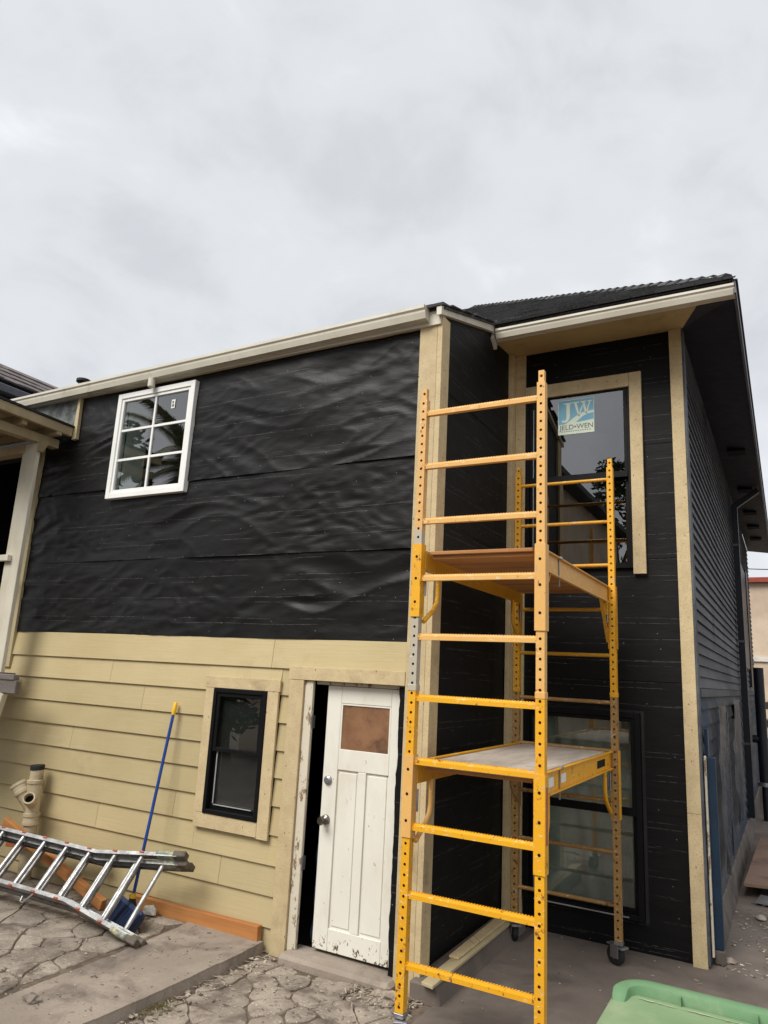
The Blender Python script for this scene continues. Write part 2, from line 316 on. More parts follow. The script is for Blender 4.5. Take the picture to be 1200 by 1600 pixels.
# ------------------------------------------------------------------ ground
ground = struct(obj('ground', MB().poly([(-400, -400, -.03), (400, -400, -.03), (400, 400, -.03), (-400, 400, -.03)]), 'earth'))
def wavy_sheet(name, x0, x1, y0, y1, z, amp, step, mat):
    mb = MB(); nx = int((x1 - x0) / step); ny = int((y1 - y0) / step)
    for j in range(ny + 1):
        for i in range(nx + 1):
            x = x0 + (x1 - x0) * i / nx; y = y0 + (y1 - y0) * j / ny
            mb.v.append((x, y, z + amp * noise.noise(Vector((x * 1.7, y * 1.7, z))) + amp * .4 * noise.noise(Vector((x * 6, y * 6, 3)))))
    for j in range(ny):
        for i in range(nx): a = j * (nx + 1) + i; mb.f.append((a, a + 1, a + nx + 2, a + nx + 1))
    return obj(name, mb, mat, None, 0, True)
struct(wavy_sheet('concrete_yard', -1.98, 6, -3, 26, .0, .006, .12, 'concrete'))
paving = struct(wavy_sheet('paving', -8.5, -1.99,   .5, 4.6, -.010, .006, .08, 'mortar'))
terrace = struct(obj('terrace', MB().hull8([(-8.4, .6, -.02), (-3.86, .6, -.02), (-3.92, 4.47, -.02), (-8.4, 4.47, -.02), (-8.4, .6, .046), (-3.86, .6, .046), (-3.92, 4.47, .046), (-8.4, 4.47, .046)]), 'mortar'))

# slab with a ragged outline
def slab_mesh():
    right = [(-3.30, 4.46), (-3.29, 4.2), (-3.295, 3.9), (-3.292, 3.55), (-3.30, 3.25), (-3.325, 2.95), (-3.34, 2.3), (-3.35, 1.2)]
    left = [(-3.93, 1.2), (-3.92, 2.3), (-3.91, 2.86), (-3.92, 3.38), (-3.92, 3.7), (-3.94, 4.1), (-3.97, 4.46)]
    pts = []
    ring = right + left
    for i, (a, b) in enumerate(zip(ring, ring[1:] + ring[:1])):
        n = max(2, int(math.dist(a, b) / .035))
        for k in range(n):
            t = k / n; x = a[0] + (b[0] - a[0]) * t; y = a[1] + (b[1] - a[1]) * t
            pts.append((x + .010 * noise.noise(Vector((x * 9, y * 9, 2))) + .006 * noise.noise(Vector((x * 30, y * 30, 4))), y + .006 * noise.noise(Vector((x * 20, y * 20, 8)))))
    bm = bmesh.new(); top = [bm.verts.new((x, y, .062)) for x, y in pts]; f = bm.faces.new(top)
    r = bmesh.ops.inset_individual(bm, faces=[f], thickness=.012, depth=0)
    for v in top: v.co.z -= .010 + .004 * noise.noise(v.co * 14)
    ext = bmesh.ops.extrude_edge_only(bm, edges=[e for e in bm.edges if all(v in top for v in e.verts) and len(e.link_faces) == 1])
    for v in ext['geom']:
        if isinstance(v, bmesh.types.BMVert): v.co.z = -.03; v.co.x += .012 if v.co.x > -3.6 else 0
    bmesh.ops.recalc_face_normals(bm, faces=bm.faces)
    me = bpy.data.meshes.new('slab'); bm.to_mesh(me); bm.free(); return me
struct(obj('concrete_slab', slab_mesh(), 'slab'))

# crazy-paving stones: clipped voronoi cells, each its own piece
def clip(poly, p, q):
    mx, my = (p[0] + q[0]) / 2, (p[1] + q[1]) / 2; nx, ny = q[0] - p[0], q[1] - p[1]; o = []
    for a, b in zip(poly, poly[1:] + poly[:1]):
        da = (a[0] - mx) * nx + (a[1] - my) * ny; db = (b[0] - mx) * nx + (b[1] - my) * ny
        if da <= 0: o.append(a)
        if da * db < 0: t = da / (da - db); o.append((a[0] + (b[0] - a[0]) * t, a[1] + (b[1] - a[1]) * t))
    return o
def clipbox(poly, x0, x1, y0, y1):
    for nx, ny, c in ((-1, 0, -x0), (1, 0, x1), (0, -1, -y0), (0, 1, y1)):
        o = []
        for a, b in zip(poly, poly[1:] + poly[:1]):
            da = a[0] * nx + a[1] * ny - c; db = b[0] * nx + b[1] * ny - c
            if da <= 0: o.append(a)
            if da * db < 0: t = da / (da - db); o.append((a[0] + (b[0] - a[0]) * t, a[1] + (b[1] - a[1]) * t))
        poly = o
        if not poly: return poly
    return poly
def stones(x0, x1, y0, y1, ztop, parent, sx, sy, seed):
    rg = random.Random(seed); S = []
    nx = int((x1 - x0) / sx) + 3; ny = int((y1 - y0) / sy) + 3
    for j in range(ny):
        for i in range(nx): S.append((x0 - sx + (i + .5 * (j % 2) + rg.uniform(-.6, .6)) * sx, y0 - sy + (j + rg.uniform(-.6, .6)) * sy))
    for s in S:
        cell = [(s[0] - 2, s[1] - 2), (s[0] + 2, s[1] - 2), (s[0] + 2, s[1] + 2), (s[0] - 2, s[1] + 2)]
        for t in S:
            if t is not s and abs(t[0] - s[0]) < 1.3 and abs(t[1] - s[1]) < 1.3: cell = clip(cell, s, t)
        cell = clipbox(cell, x0, x1, y0, y1)
        if len(cell) < 3: continue
        ar = abs(sum(a[0] * b[1] - a[1] * b[0] for a, b in zip(cell, cell[1:] + cell[:1]))) / 2
        if ar < .012: continue
        cx = sum(p[0] for p in cell) / len(cell); cy = sum(p[1] for p in cell) / len(cell); r0 = math.sqrt(ar / math.pi)
        k = max(.5, 1 - .0055 / r0); cell = [(cx + (p[0] - cx) * k, cy + (p[1] - cy) * k) for p in cell]
        dense = []
        for a_, b_ in zip(cell, cell[1:] + cell[:1]):
            m_ = max(1, int(math.dist(a_, b_) / .07)); dense += [(a_[0] + (b_[0] - a_[0]) * i_ / m_, a_[1] + (b_[1] - a_[1]) * i_ / m_) for i_ in range(m_)]
        cell = dense
        for _ in range(1):
            cell = [q for a, b in zip(cell, cell[1:] + cell[:1]) for q in ((a[0] * .75 + b[0] * .25, a[1] * .75 + b[1] * .25), (a[0] * .25 + b[0] * .75, a[1] * .25 + b[1] * .75))]
        c2 = [p for i, p in enumerate(cell) if math.dist(p, cell[i - 1]) > .006]
        c2 = [(p[0] + .016 * noise.noise(Vector((p[0] * 7, p[1] * 7, seed))) + .006 * noise.noise(Vector((p[0] * 24, p[1] * 24, seed))), p[1] + .016 * noise.noise(Vector((p[0] * 7, p[1] * 7, seed + 9))) + .006 * noise.noise(Vector((p[0] * 24, p[1] * 24, seed + 9)))) for p in c2]
        n = len(c2); mb = MB(); tx, ty, tz = rg.uniform(-.02, .02), rg.uniform(-.02, .02), rg.uniform(-.005, .004)
        zz = lambda x, y, d: ztop + tz - d + tx * (x - cx) + ty * (y - cy) + .004 * noise.noise(Vector((x * 9, y * 9, 1)))
        rings = [(1, .035), (1, .006), (1 - .006 / r0, .0005), (.55, 0)]
        for k, d in rings: mb.v += [(cx + (p[0] - cx) * k, cy + (p[1] - cy) * k, zz(cx + (p[0] - cx) * k, cy + (p[1] - cy) * k, d)) for p in c2]
        mb.v.append((cx, cy, zz(cx, cy, -.001)))
        for a in range(3):
            for i in range(n): j = (i + 1) % n; mb.f.append((a * n + i, a * n + j, a * n + n + j, a * n + n + i))
        for i in range(n): mb.f.append((3 * n + i, 3 * n + (i + 1) % n, 4 * n))
        obj('paving_stone', mb, 'stone', parent, 0, True)
stones(-6.2, -3.99, 2.6, 4.42, .058, terrace, .27, .20, 3)
stones(-3.25, -2.02, 2.9, 4.36, .0, paving, .25, .19, 5)

# ------------------------------------------------------------------ house
XW, YL, YR, XS = -2.10, 4.475, 6.085, -.62
house = thing('house', 'two-storey house being re-sided, black felt above beige lap siding', 'house')
def wall_holes(name, axis, c0, c1, u0, u1, z0, z1, holes, mat, parent):
    us = sorted({u0, u1, *[h[0] for h in holes], *[h[1] for h in holes]}); zs = sorted({z0, z1, *[h[2] for h in holes], *[h[3] for h in holes]})
    us = [u for u in us if u0 <= u <= u1]; zs = [z for z in zs if z0 <= z <= z1]; bm = bmesh.new(); vs = {}
    def V(u, z, c):
        k = (u, z, c)
        if k not in vs: vs[k] = bm.verts.new((u, c, z) if axis == 'y' else (c, u, z))
        return vs[k]
    solid = lambda i, j: 0 <= i < len(us) - 1 and 0 <= j < len(zs) - 1 and not any(h[0] <= (us[i] + us[i + 1]) / 2 <= h[1] and h[2] <= (zs[j] + zs[j + 1]) / 2 <= h[3] for h in holes)
    for i in range(len(us) - 1):
        for j in range(len(zs) - 1):
            if not solid(i, j): continue
            a, b, z, w = us[i], us[i + 1], zs[j], zs[j + 1]
            for c in (c0, c1): bm.faces.new([V(a, z, c), V(b, z, c), V(b, w, c), V(a, w, c)])
            for di, dj, p, q in ((-1, 0, (a, z), (a, w)), (1, 0, (b, z), (b, w)), (0, -1, (a, z), (b, z)), (0, 1, (a, w), (b, w))):
                if not solid(i + di, j + dj): bm.faces.new([V(*p, c0), V(*q, c0), V(*q, c1), V(*p, c1)])
    bmesh.ops.recalc_face_normals(bm, faces=bm.faces)
    me = bpy.data.meshes.new(name); bm.to_mesh(me); bm.free(); return obj(name, me, mat, parent)
UL = (-5.50, -4.59, 3.43, 4.385); SW = (-3.955, -3.46, .825, 1.728); DR = (-3.12, -2.30, -.02, 1.82)
UR = (-1.955, -1.07, 2.88, 4.475); LR = (-1.955, -1.05, .23, 1.70); OP = (-9.2, -6.73, 1.75, 3.96)
front_wall = wall_holes('front_wall', 'y', 4.535, 4.62, -9.6, -2.14, -.05, 4.60, [UL, SW, DR, OP], 'dark_room', house)
return_wall = obj('return_wall', MB().prism([(4.525, .02), (6.25, .02), (6.25, 4.96), (5.70, 4.93), (4.525, 4.55)], (-2.25, 0, 0), (0, 1, 0), (0, 0, 1), (.11, 0, 0)), 'dark_room', house)
rear_bay_wall = wall_holes('bay_wall', 'y', 6.125, 6.22, -2.14, -.64, -.05, 4.98, [UR, LR], 'dark_room', house)
side_wall = wall_holes('side_wall', 'x', -.76, -.645, 6.22, 17, .05, 4.95, [], 'dark_room', house)
obj('inner_wall', MB().box(-9.6, -9.5, 4.62, 17, -.05, 4.6).box(-9.6, -.7, 16.9, 17, -.05, 4.95).box(-9.5, -2.25, 9.0, 9.1, -.05, 4.6).box(-2.25, -2.14, 6.25, 17, -.05, 4.995).box(-2.139, -.76, 9.3, 9.4, -.05, 4.984), 'dark_room', house)
obj('ceiling', MB().box(-9.6, -2.14, 4.53, 17, 4.605, 4.64).box(-2.14, -.64, 6.13, 17, 4.985, 5.0), 'dark_room', house)
obj('inner_floor', MB().box(-9.5, -2.25, 4.63, 9, -.04, .03).box(-2.13, -.77, 6.23, 9.3, -.04, .03).box(-9.5, -2.25, 4.63, 9, 2.05, 2.1).box(-2.13, -.77, 6.23, 9.3, 2.3, 2.34), 'dark_room', house)

# felt sheets
def felt(axis, u0, u1, z0, z1, c, holes, seed, amp, sag, mat='felt', step=.022, skew=0):
    nu = int((u1 - u0) / step); nz = int((z1 - z0) / step); mb = MB(); sgn = -1 if axis == 'y' else 1
    for j in range(nz + 1):
        for i in range(nu + 1):
            u = u0 + (u1 - u0) * i / nu; t = j / nz; z = z0 + (z1 - z0) * t
            p = Vector((u * .9 + z * .4, z * 1.8 - u * .2, seed)); n1 = noise.noise(p)
            sl = .35 + .5 * noise.noise(Vector((u * .45, z * .6, seed + 30)))          # local slant of the folds
            q1 = Vector((u * 1.7 + z * 1.1, (z - u * sl * .55) * 5.6, seed + 4)); q1 += Vector((noise.noise(q1 * .5), noise.noise(q1 * .5 + Vector((9, 2, 1))), 0)) * .55
            q2 = Vector((u * 4.6 - z * 2.0, (z + u * sl * .3) * 13, seed + 14)); q2 += Vector((noise.noise(q2 * .4 + Vector((3, 3, 3))), noise.noise(q2 * .4), 0)) * .5
            r1 = noise.noise(q1); r1 = (1 - abs(r1) * 2.4) if r1 > -.1 else .76 + r1 * .6; r2 = 1 - abs(noise.noise(q2)) * 2.5
            n3 = noise.noise(Vector((u * 9 - z * 4.0, z * 19, seed + 7)))
            gate = min(1, max(.12, .5 + 1.3 * noise.noise(Vector((u * .8, z * 1.3, seed + 20)))))
            d = amp * (.55 * n1 + .46 * r1 * gate + .15 * r2 * (1.15 - gate) + .05 * n3) * min(1, .3 + 1.2 * (1 - abs(2 * t - 1)) + .45 * (1 - t))
            d = max(d, -.016) + .002 + sag * max(0, 1 - t * 9) * (.6 + .8 * noise.noise(Vector((u * 1.3, seed, 0))))
            zz = z + (.009 * noise.noise(Vector((u * .9, seed, 5))) if j == 0 else 0)
            mb.v.append((u, c + sgn * d, zz) if axis == 'y' else (c + sgn * d, u, zz))
    for j in range(nz):
        for i in range(nu):
            uc = u0 + (u1 - u0) * (i + .5) / nu; zc = z0 + (z1 - z0) * (j + .5) / nz
            if any(h[0] < uc < h[1] and h[2] < zc < h[3] for h in holes) or (axis == 'x' and zc > 4.565 + .323 * (uc - 4.38)): continue
            a = j * (nu + 1) + i; mb.f.append((a, a + 1, a + nu + 2, a + nu + 1))
    return obj('felt_sheet', mb, mat, house, 0, True)
hUL = [(UL[0] - .02, UL[1] + .02, UL[2] - .02, UL[3] + .02)]
felt('y', -6.68, -2.27, 2.137, 2.82, 4.512, hUL, 1.3, .038, .004, step=.017)
felt('y', -6.68, -2.27, 2.80, 3.50, 4.506, hUL, 5.1, .036, .008, step=.017)
felt('y', -6.68, -2.27, 3.485, 4.56, 4.500, hUL, 9.7, .036, .008, step=.017)
felt('x', 4.50, 6.12, .10, 1.05, -2.136, [], 11, .007, .003, 'felt_flat')
felt('x', 4.50, 6.12, 1.03, 2.02, -2.133, [], 12, .007, .003, 'felt_flat')
felt('x', 4.50, 6.12, 2.00, 3.02, -2.130, [], 13, .008, .003, 'felt_flat')
felt('x', 4.50, 6.12, 3.00, 4.03, -2.127, [], 14, .009, .003, 'felt_flat')
felt('x', 4.50, 6.12, 4.01, 4.90, -2.124, [], 15, .010, .003, 'felt_flat')
hR = [(h[0] - .03, h[1] + .03, h[2] - .03, h[3] + .03) for h in (UR, LR)]
for k, (z0, z1) in enumerate(((.0, 1.0), (.98, 1.98), (1.96, 2.96), (2.94, 3.94), (3.92, 4.95))):
    felt('y', -2.12, -.66, z0, z1, 6.122 - .003 * k, hR, 21 + k, .005, .002, 'felt_flat')
# ragged felt edge beside the door
mb = MB(); rows = 60
for j in range(rows + 1):
    z = .03 + 1.80 * j / rows; xl = -2.345 + .014 * noise.noise(Vector((z * 4, 0, 3))) + .006 * noise.noise(Vector((z * 17, 0, 1)))
    for x, y in ((xl, 4.50 + .012 * noise.noise(Vector((z * 5, 4, 0)))), (-2.31, 4.494), (-2.27, 4.49)): mb.v.append((x, y, z))
for j in range(rows):
    for i in range(2): a = j * 3 + i; mb.f.append((a, a + 1, a + 4, a + 3))
obj('felt_edge', mb, 'felt_flat', house, 0, True)

# lap siding, one object per plank
siding = obj('siding', MB().box(-9.5, -3.24, 4.512, 4.534, -.04, 2.05), 'dark_room', house)
edges = [2.135, 1.914, 1.718, 1.517, 1.32, 1.129, .935, .739, .539, .34, .14, -.03]
def plank(x0, x1, z0, z1):
    ov = .012 if z0 < 1.9 else 0
    yb, yt = 4.486, 4.505
    obj('plank', MB().hull8([(x0, yb, z0), (x1, yb, z0), (x1, 4.511, z0), (x0, 4.511, z0), (x0, yt, z1 + ov), (x1, yt, z1 + ov), (x1, 4.511, z1 + ov), (x0, 4.511, z1 + ov)]), 'siding', siding, .0012)
rg = random.Random(4)
JOIN = {0: [-3.45], 2: [-4.78], 4: [-5.6], 6: [-4.3], 7: [-5.15], 8: [-3.78], 9: [-4.9], 10: [-3.55]}
for k in range(len(edges) - 1):
    z1, z0 = edges[k], edges[k + 1]; xr = -2.288 if z0 > 1.90 else -3.252
    cuts = [-7.9] + sorted(JOIN.get(k, [])) + [xr]; iv = list(zip(cuts[:-1], cuts[1:]))
    if k == 1: iv = [(-7.9, -5.2), (-5.2, xr)]
    for a, b in iv:
        parts = [(a + .0012, b - .0012, z0, z1)]
        hx0, hx1, hz0, hz1 = -4.068, -3.348, .712, 1.822
        if z1 > hz0 + .01 and z0 < hz1 - .01 and a < hx1 and b > hx0:
            parts = []
            if a < hx0 - .01: parts.append((a + .0012, hx0, z0, z1))
            if b > hx1 + .01: parts.append((hx1, b - .0012, z0, z1))
            zz0, zz1 = max(z0, hz0), min(z1, hz1)
            if zz0 - z0 > .02: parts.append((max(a, hx0), min(b, hx1), z0, zz0 - .001))
            if z1 - zz1 > .02: parts.append((max(a, hx0), min(b, hx1), zz1 + .001, z1))
        for p in parts: plank(*p)
    if k == 0: pass
# trims on the left wing
B('corner_board', -2.287, -2.143, 4.464, 4.484, -.02, 4.54, 'trim', house, .002)
B('corner_board', -2.141, -2.100, 4.462, 4.60, .0, 4.56, 'trim', house, .002)
B('head_trim', -3.262, -2.290, 4.462, 4.484, 1.838, 1.934, 'trim', house, .002)
B('door_casing', -3.252, -3.125, 4.464, 4.512, -.045, 1.836, 'trim', house, .002)
B('door_jamb', -3.123, -3.052, 4.484, 4.512, .03, 1.836, 'peeling_paint', house, .003)
B('door_jamb', -3.052, -2.30, 4.53, 4.60, 1.812, 1.836, 'peeling_paint', house, .002)
B('threshold', -3.12, -2.26, 4.37, 4.62, -.05, .050, 'slab', house, .022)
for a in ((-4.075, -3.335, 1.738, 1.826), (-4.062, -3.972, .812, 1.736), (-3.447, -3.345, .700, 1.736), (-4.062, -3.449, .708, .810)):
    B('window_trim', a[0], a[1], 4.462, 4.484, a[2], a[3], 'trim', house, .002)
B('edge_trim', -6.735, -6.61, 4.470, 4.500, 1.79, 4.06, 'trim_paint', house, .002)
B('fascia', -9.6, -2.11, 4.445, 4.470, 4.485, 4.60, 'gutter', house)
B('frieze_board', -9.6, -2.29, 4.471, 4.50, 4.492, 4.56, 'trim', house)

def gutter(name, x0, x1, yf, zb, dz, parent, drop=0):    # K-style profile along x
    prof = [(0, 0), (.012, 0), (.012, .006), (.060, .006), (.0745, .046), (.076, .060), (.088, .072), (.088, .092), (.080, .092), (.080, .076), (.069, .064), (.066, .036), (.056, .014), (.008, .014), (.008, .092), (0, .092)]
    k = dz / .092; mb = MB(); o0 = Vector((x0, yf, zb - drop)); o1 = Vector((x1, yf, zb)); n = len(prof)
    for o in (o0, o1): mb.v += [(o.x, o.y - a, o.z + b * k) for a, b in prof]
    for i in range(n): j = (i + 1) % n; mb.f.append((i, j, n + j, n + i))
    g = obj(name, mb, 'gutter', parent)
    for o, sx in ((o0, 1), (o1, -1)):
        cp = [prof[i] for i in (0, 3, 4, 5, 6, 7)] + [(0, .092)]
        obj('end_cap', MB().prism([(a, b * k) for a, b in cp], o, (0, -1, 0), (0, 0, 1), (.003 * sx, 0, 0)), 'gutter', g)
    return g
g1 = gutter('gutter', -7.6, -2.205, 4.442, 4.512, .105, house, .035)
obj('outlet', MB().tube([(-5.06, 4.40, 4.50), (-5.06, 4.40, 4.42)], .034, 12), 'gutter', g1, 0, True)
g2 = gutter('gutter', -2.075, -.175, 5.575, 4.835, .088, house)
B('fascia', -2.10, -.17, 5.578, 5.60, 4.85, 4.955, 'gutter', house)
obj('soffit', MB().hull8([(-2.16, 5.602, 4.862), (-.62, 5.602, 4.862), (-.62, 6.12, 4.922), (-2.16, 6.12, 4.922), (-2.16, 5.602, 4.88), (-.62, 5.602, 4.88), (-.62, 6.12, 4.94), (-2.16, 6.12, 4.94)]), 'soffit', house)
obj('soffit', MB().hull8([(-.618, 5.602, 4.862), (-.44, 5.602, 4.862), (-.62, 6.12, 4.922), (-.62, 6.122, 4.922), (-.618, 5.602, 4.88), (-.44, 5.602, 4.88), (-.618, 6.12, 4.94), (-.617, 6.122, 4.94)]), 'soffit', house)
obj('eave_soffit', MB().poly([(-.44, 5.602, 4.864), (-.19, 5.602, 4.864), (-.19, 17.4, 4.864), (-.62, 17.4, 4.924), (-.62, 6.12, 4.924)]).poly([(-.44, 5.602, 4.88), (-.19, 5.602, 4.88), (-.19, 17.4, 4.88), (-.62, 17.4, 4.94), (-.62, 6.12, 4.94)]), 'soffit_black', house)
B('eave_fascia', -.185, -.165, 5.50, 17.4, 4.845, 4.945, 'dark_metal', house)
for y in (9.6, 11.6, 13.2, 14.4, 15.6): B('soffit_vent', -.50, -.30, y, y + .22, 4.858, 4.885, 'black_hole', house)
# rake board above the return wall
obj('rake_board', MB().hull8([(-2.125, 4.40, 4.535), (-2.085, 4.40, 4.535), (-2.085, 5.62, 4.945), (-2.125, 5.62, 4.945), (-2.125, 4.40, 4.603), (-2.085, 4.40, 4.603), (-2.085, 5.62, 5.015), (-2.125, 5.62, 5.015)]), 'gutter', house)
obj('broken_trim', MB().hull8([(-2.118, 5.50, 4.845), (-2.09, 5.50, 4.845), (-2.09, 5.585, 4.775), (-2.118, 5.585, 4.775), (-2.118, 5.52, 4.90), (-2.09, 5.52, 4.90), (-2.09, 5.60, 4.83), (-2.118, 5.60, 4.83)]), 'white_peel', house)
# bay wall trims
B('corner_board', -2.122, -2.080, 5.99, 6.09, .10, 4.90, 'trim', house, .002)
B('corner_board', -2.078, -1.985, 6.080, 6.104, .08, 4.915, 'trim', house, .002)
B('corner_board', -.720, -.622, 6.070, 6.104, 1.02, 4.915, 'trim', house, .002)
B('corner_board', -.720, -.622, 6.070, 6.104, -.01, 1.018, 'trim', house, .002)
B('corner_board', -.621, -.606, 6.076, 6.20, .02, 4.91, 'side_plank', house)
B('window_trim', -1.983, -1.060, 6.070, 6.100, 4.455, 4.578, 'trim', house, .002)
B('window_trim', -1.058, -.957, 6.070, 6.100, 2.812, 4.578, 'trim', house, .002)

# windows
def window(rect, yf, fw, depth, mat, glass, parent_name='window', mid=None, muntins=None, inner=None):
    x0, x1, z0, z1 = rect
    fr = obj('window', MB().box(x0, x0 + fw, yf, yf + depth, z0, z1).box(x1 - fw, x1, yf, yf + depth, z0, z1).box(x0 + fw, x1 - fw, yf + .001, yf + depth, z0, z0 + fw).box(x0 + fw, x1 - fw, yf + .001, yf + depth, z1 - fw, z1), mat, house, .003)
    a, b, c, d = x0 + fw, x1 - fw, z0 + fw, z1 - fw
    if mid:
        s = .030
        def sash(n, za, zb, yy):
            o = obj('sash', MB().box(a, a + s, yy, yy + .03, za, zb).box(b - s, b, yy, yy + .03, za, zb).box(a + s, b - s, yy + .001, yy + .029, za, za + s).box(a + s, b - s, yy + .001, yy + .029, zb - s, zb), mat, fr, .002)
            g = B('pane', a + s, b - s, yy + .012, yy + .016, za + s, zb - s, glass, fr)
        sash(0, mid - .012, d, yf + .012); sash(1, c, mid + .022, yf + .046)
    else:
        B('pane', a, b, yf + .030, yf + .034, c, d, glass, fr)
    return fr, (a, b, c, d)
f1, (a, b, c, d) = window((-5.545, -4.545, 3.383, 4.430), 4.445, .052, .10, 'vinyl', 'glass')
obj('inner_sash', MB().box(a, a + .030, 4.456, 4.48, c, d).box(b - .030, b, 4.456, 4.48, c, d).box(a + .030, b - .030, 4.457, 4.48, c, c + .030).box(a + .030, b - .030, 4.457, 4.48, d - .030, d), 'vinyl', f1, .003)
xm = (a + b) / 2
B('muntin', xm - .011, xm + .011, 4.464, 4.478, c + .030, d - .030, 'vinyl', f1)
for k in (1, 2):
    zm = c + .030 + (d - c - .06) * k / 3
    B('muntin', a + .030, xm - .012, 4.465, 4.4775, zm - .011, zm + .011, 'vinyl', f1); B('muntin', xm + .012, b - .030, 4.465, 4.4775, zm - .011, zm + .011, 'vinyl', f1)
B('inner_jamb', a - .01, a + .012, 4.56, 4.80, c - .03, d + .03, 'vinyl', f1)
tag_o = B('window_tag', -4.84, -4.795, 4.4690, 4.4705, 4.20, 4.285, 'white_paper', None)
obj('print', MB().box(-4.83, -4.806, 4.4670, 4.4685, 4.215, 4.24).box(-4.83, -4.81, 4.4670, 4.4685, 4.25, 4.27), 'grey_print', tag_o)
tag(tag_o, 'small white paper tag on the top right pane of the white window', 'tag')
f2, _ = window((-3.972, -3.449, .812, 1.736), 4.452, .032, .10, 'black_frame', 'glass', mid=1.275)
B('screen_edge', -3.905, -3.897, 4.484, 4.490, .885, 1.26, 'white_strip', f2); B('screen_edge', -3.895, -3.53, 4.484, 4.490, .875, .881, 'white_strip', f2)
f3, _ = window((-1.972, -1.058, 2.862, 4.492), 6.078, .024, .10, 'black_frame', 'glass', mid=3.675)
B('meeting_rail', -1.94, -1.085, 6.0795, 6.0895, 3.645, 3.70, 'black_frame', f3, .002); B('screen_edge', -1.91, -1.903, 6.083, 6.089, 2.95, 4.35, 'white_strip', f3)
f4, _ = window((-1.972, -1.040, .215, 1.712), 6.062, .042, .10, 'black_frame', 'glass_dull', mid=.975)
B('meeting_rail', -1.93, -1.082, 6.063, 6.073, .945, 1.00, 'black_frame', f4, .002); B('screen_edge', -1.88, -1.15, 6.055, 6.061, .232, .240, 'white_strip', f4); B('screen_edge', -1.895, -1.889, 6.095, 6.10, .29, .95, 'white_strip', f4)
# drapes of film inside the lower window
mb = MB(); nu, nz = 60, 50
for j in range(nz + 1):
    for i in range(nu + 1):
        x = -2.0 + 1.0 * i / nu; z = .1 + 1.7 * j / nz
        mb.v.append((x, 6.36 + .05 * noise.noise(Vector((x * 9 + z * .6, z * .8, 2))) + .06 * noise.noise(Vector((x * 2.5 - z * 2.2, z * 2.5, 5))), z))
for j in range(nz):
    for i in range(nu): k = j * (nu + 1) + i; mb.f.append((k, k + 1, k + nu + 2, k + nu + 1))
tag(obj('curtain', mb, 'curtain', None, 0, True), 'grey green sheet hanging behind the lower bay window', 'curtain')

# door
door = obj('door', MB().box(-2.955, -2.345, 4.555, 4.585, .075, 1.808), 'door_paint', house)
def rail(x0, x1, z0, z1): return B('door_rail', x0, x1, 4.541, 4.5545, z0, z1, 'door_paint', door, .003)
rail(-2.955, -2.835, .075, 1.808); rail(-2.425, -2.345, .075, 1.808)
rail(-2.834, -2.426, 1.690, 1.808); rail(-2.834, -2.426, 1.235, 1.375); rail(-2.834, -2.426, .075, .215); rail(-2.665, -2.600, .216, 1.234)
for xa in (-2.834, -2.599):
    xb = xa + (.168 if xa < -2.7 else .172)
    B('door_panel', xa + .012, xb - .012, 4.5485, 4.5548, .232, 1.218, 'door_paint', door, .004)
B('panel_board', -2.833, -2.427, 4.5500, 4.5548, 1.376, 1.689, 'brown_board', door)
obj('glazing_bead', MB().box(-2.834, -2.822, 4.5435, 4.5545, 1.376, 1.689).box(-2.438, -2.426, 4.5435, 4.5545, 1.376, 1.689).box(-2.821, -2.439, 4.5435, 4.5545, 1.678, 1.689), 'door_paint', door)
obj('door_knob', MB().tube([(-2.905, 4.541, .895), (-2.905, 4.525, .895), (-2.905, 4.515, .895), (-2.905, 4.50, .895), (-2.905, 4.475, .895), (-2.905, 4.462, .895)], [.034, .032, .014, .016, .030, .022], 18), 'brass_knob', door, 0, True)
obj('deadbolt', MB().tube([(-2.905, 4.541, 1.158), (-2.905, 4.528, 1.158), (-2.905, 4.518, 1.158)], [.032, .030, .018], 18), 'steel', door, 0, True)
for z in (.55, 1.5): B('hinge', -3.056, -3.045, 4.49, 4.53, z, z + .09, 'steel', house)
tarp = MB()
for j in range(11):
    for i in range(5): tarp.v.append((-3.04 + .035 * i * (1 - j * .06), 4.66 + .04 * noise.noise(Vector((i * .9, j * .5, 2))), .06 + j * .062))
for j in range(10):
    for i in range(4): k = j * 5 + i; tarp.f.append((k, k + 1, k + 6, k + 5))
tag(obj('tarp', tarp, 'blue_paint', None, 0, True), 'bit of blue tarp showing in the gap of the white door', 'tarp')

# roofs
def shingle_roof(name, y0, z0, slope, xl, xr_fn, rows, rowh, mat, parent, seed, th=.012, tab=.28):
    rg = random.Random(seed); mb = MB(); cs = 1 / math.sqrt(1 + slope * slope); dy, dz = rowh * cs, rowh * cs * slope; ny, nz = -slope * cs, cs
    for r in range(rows):
        y, z = y0 + r * dy, z0 + r * dz; x = xl + rg.uniform(-tab, 0); xr = xr_fn(r)
        while x < xr:
            w = tab * rg.uniform(.55, 1.1); x1 = min(x + w, xr); t = th * rg.uniform(.7, 1.9); drop = rg.uniform(-.012, .012)
            if x1 - x > .02:
                ya, za = y + drop * cs, z + drop * cs * slope; yb, zb = y + dy * 1.6, z + dz * 1.6
                mb.hull8([(x, ya, za), (x1 - .004, ya, za), (x1 - .004, yb, zb - .004), (x, yb, zb - .004), (x, ya + ny * t, za + nz * t), (x1 - .004, ya + ny * t, za + nz * t), (x1 - .004, yb, zb), (x, yb, zb)])
            x += w
    o = obj(name, mb, mat, parent); stuff(o); return o
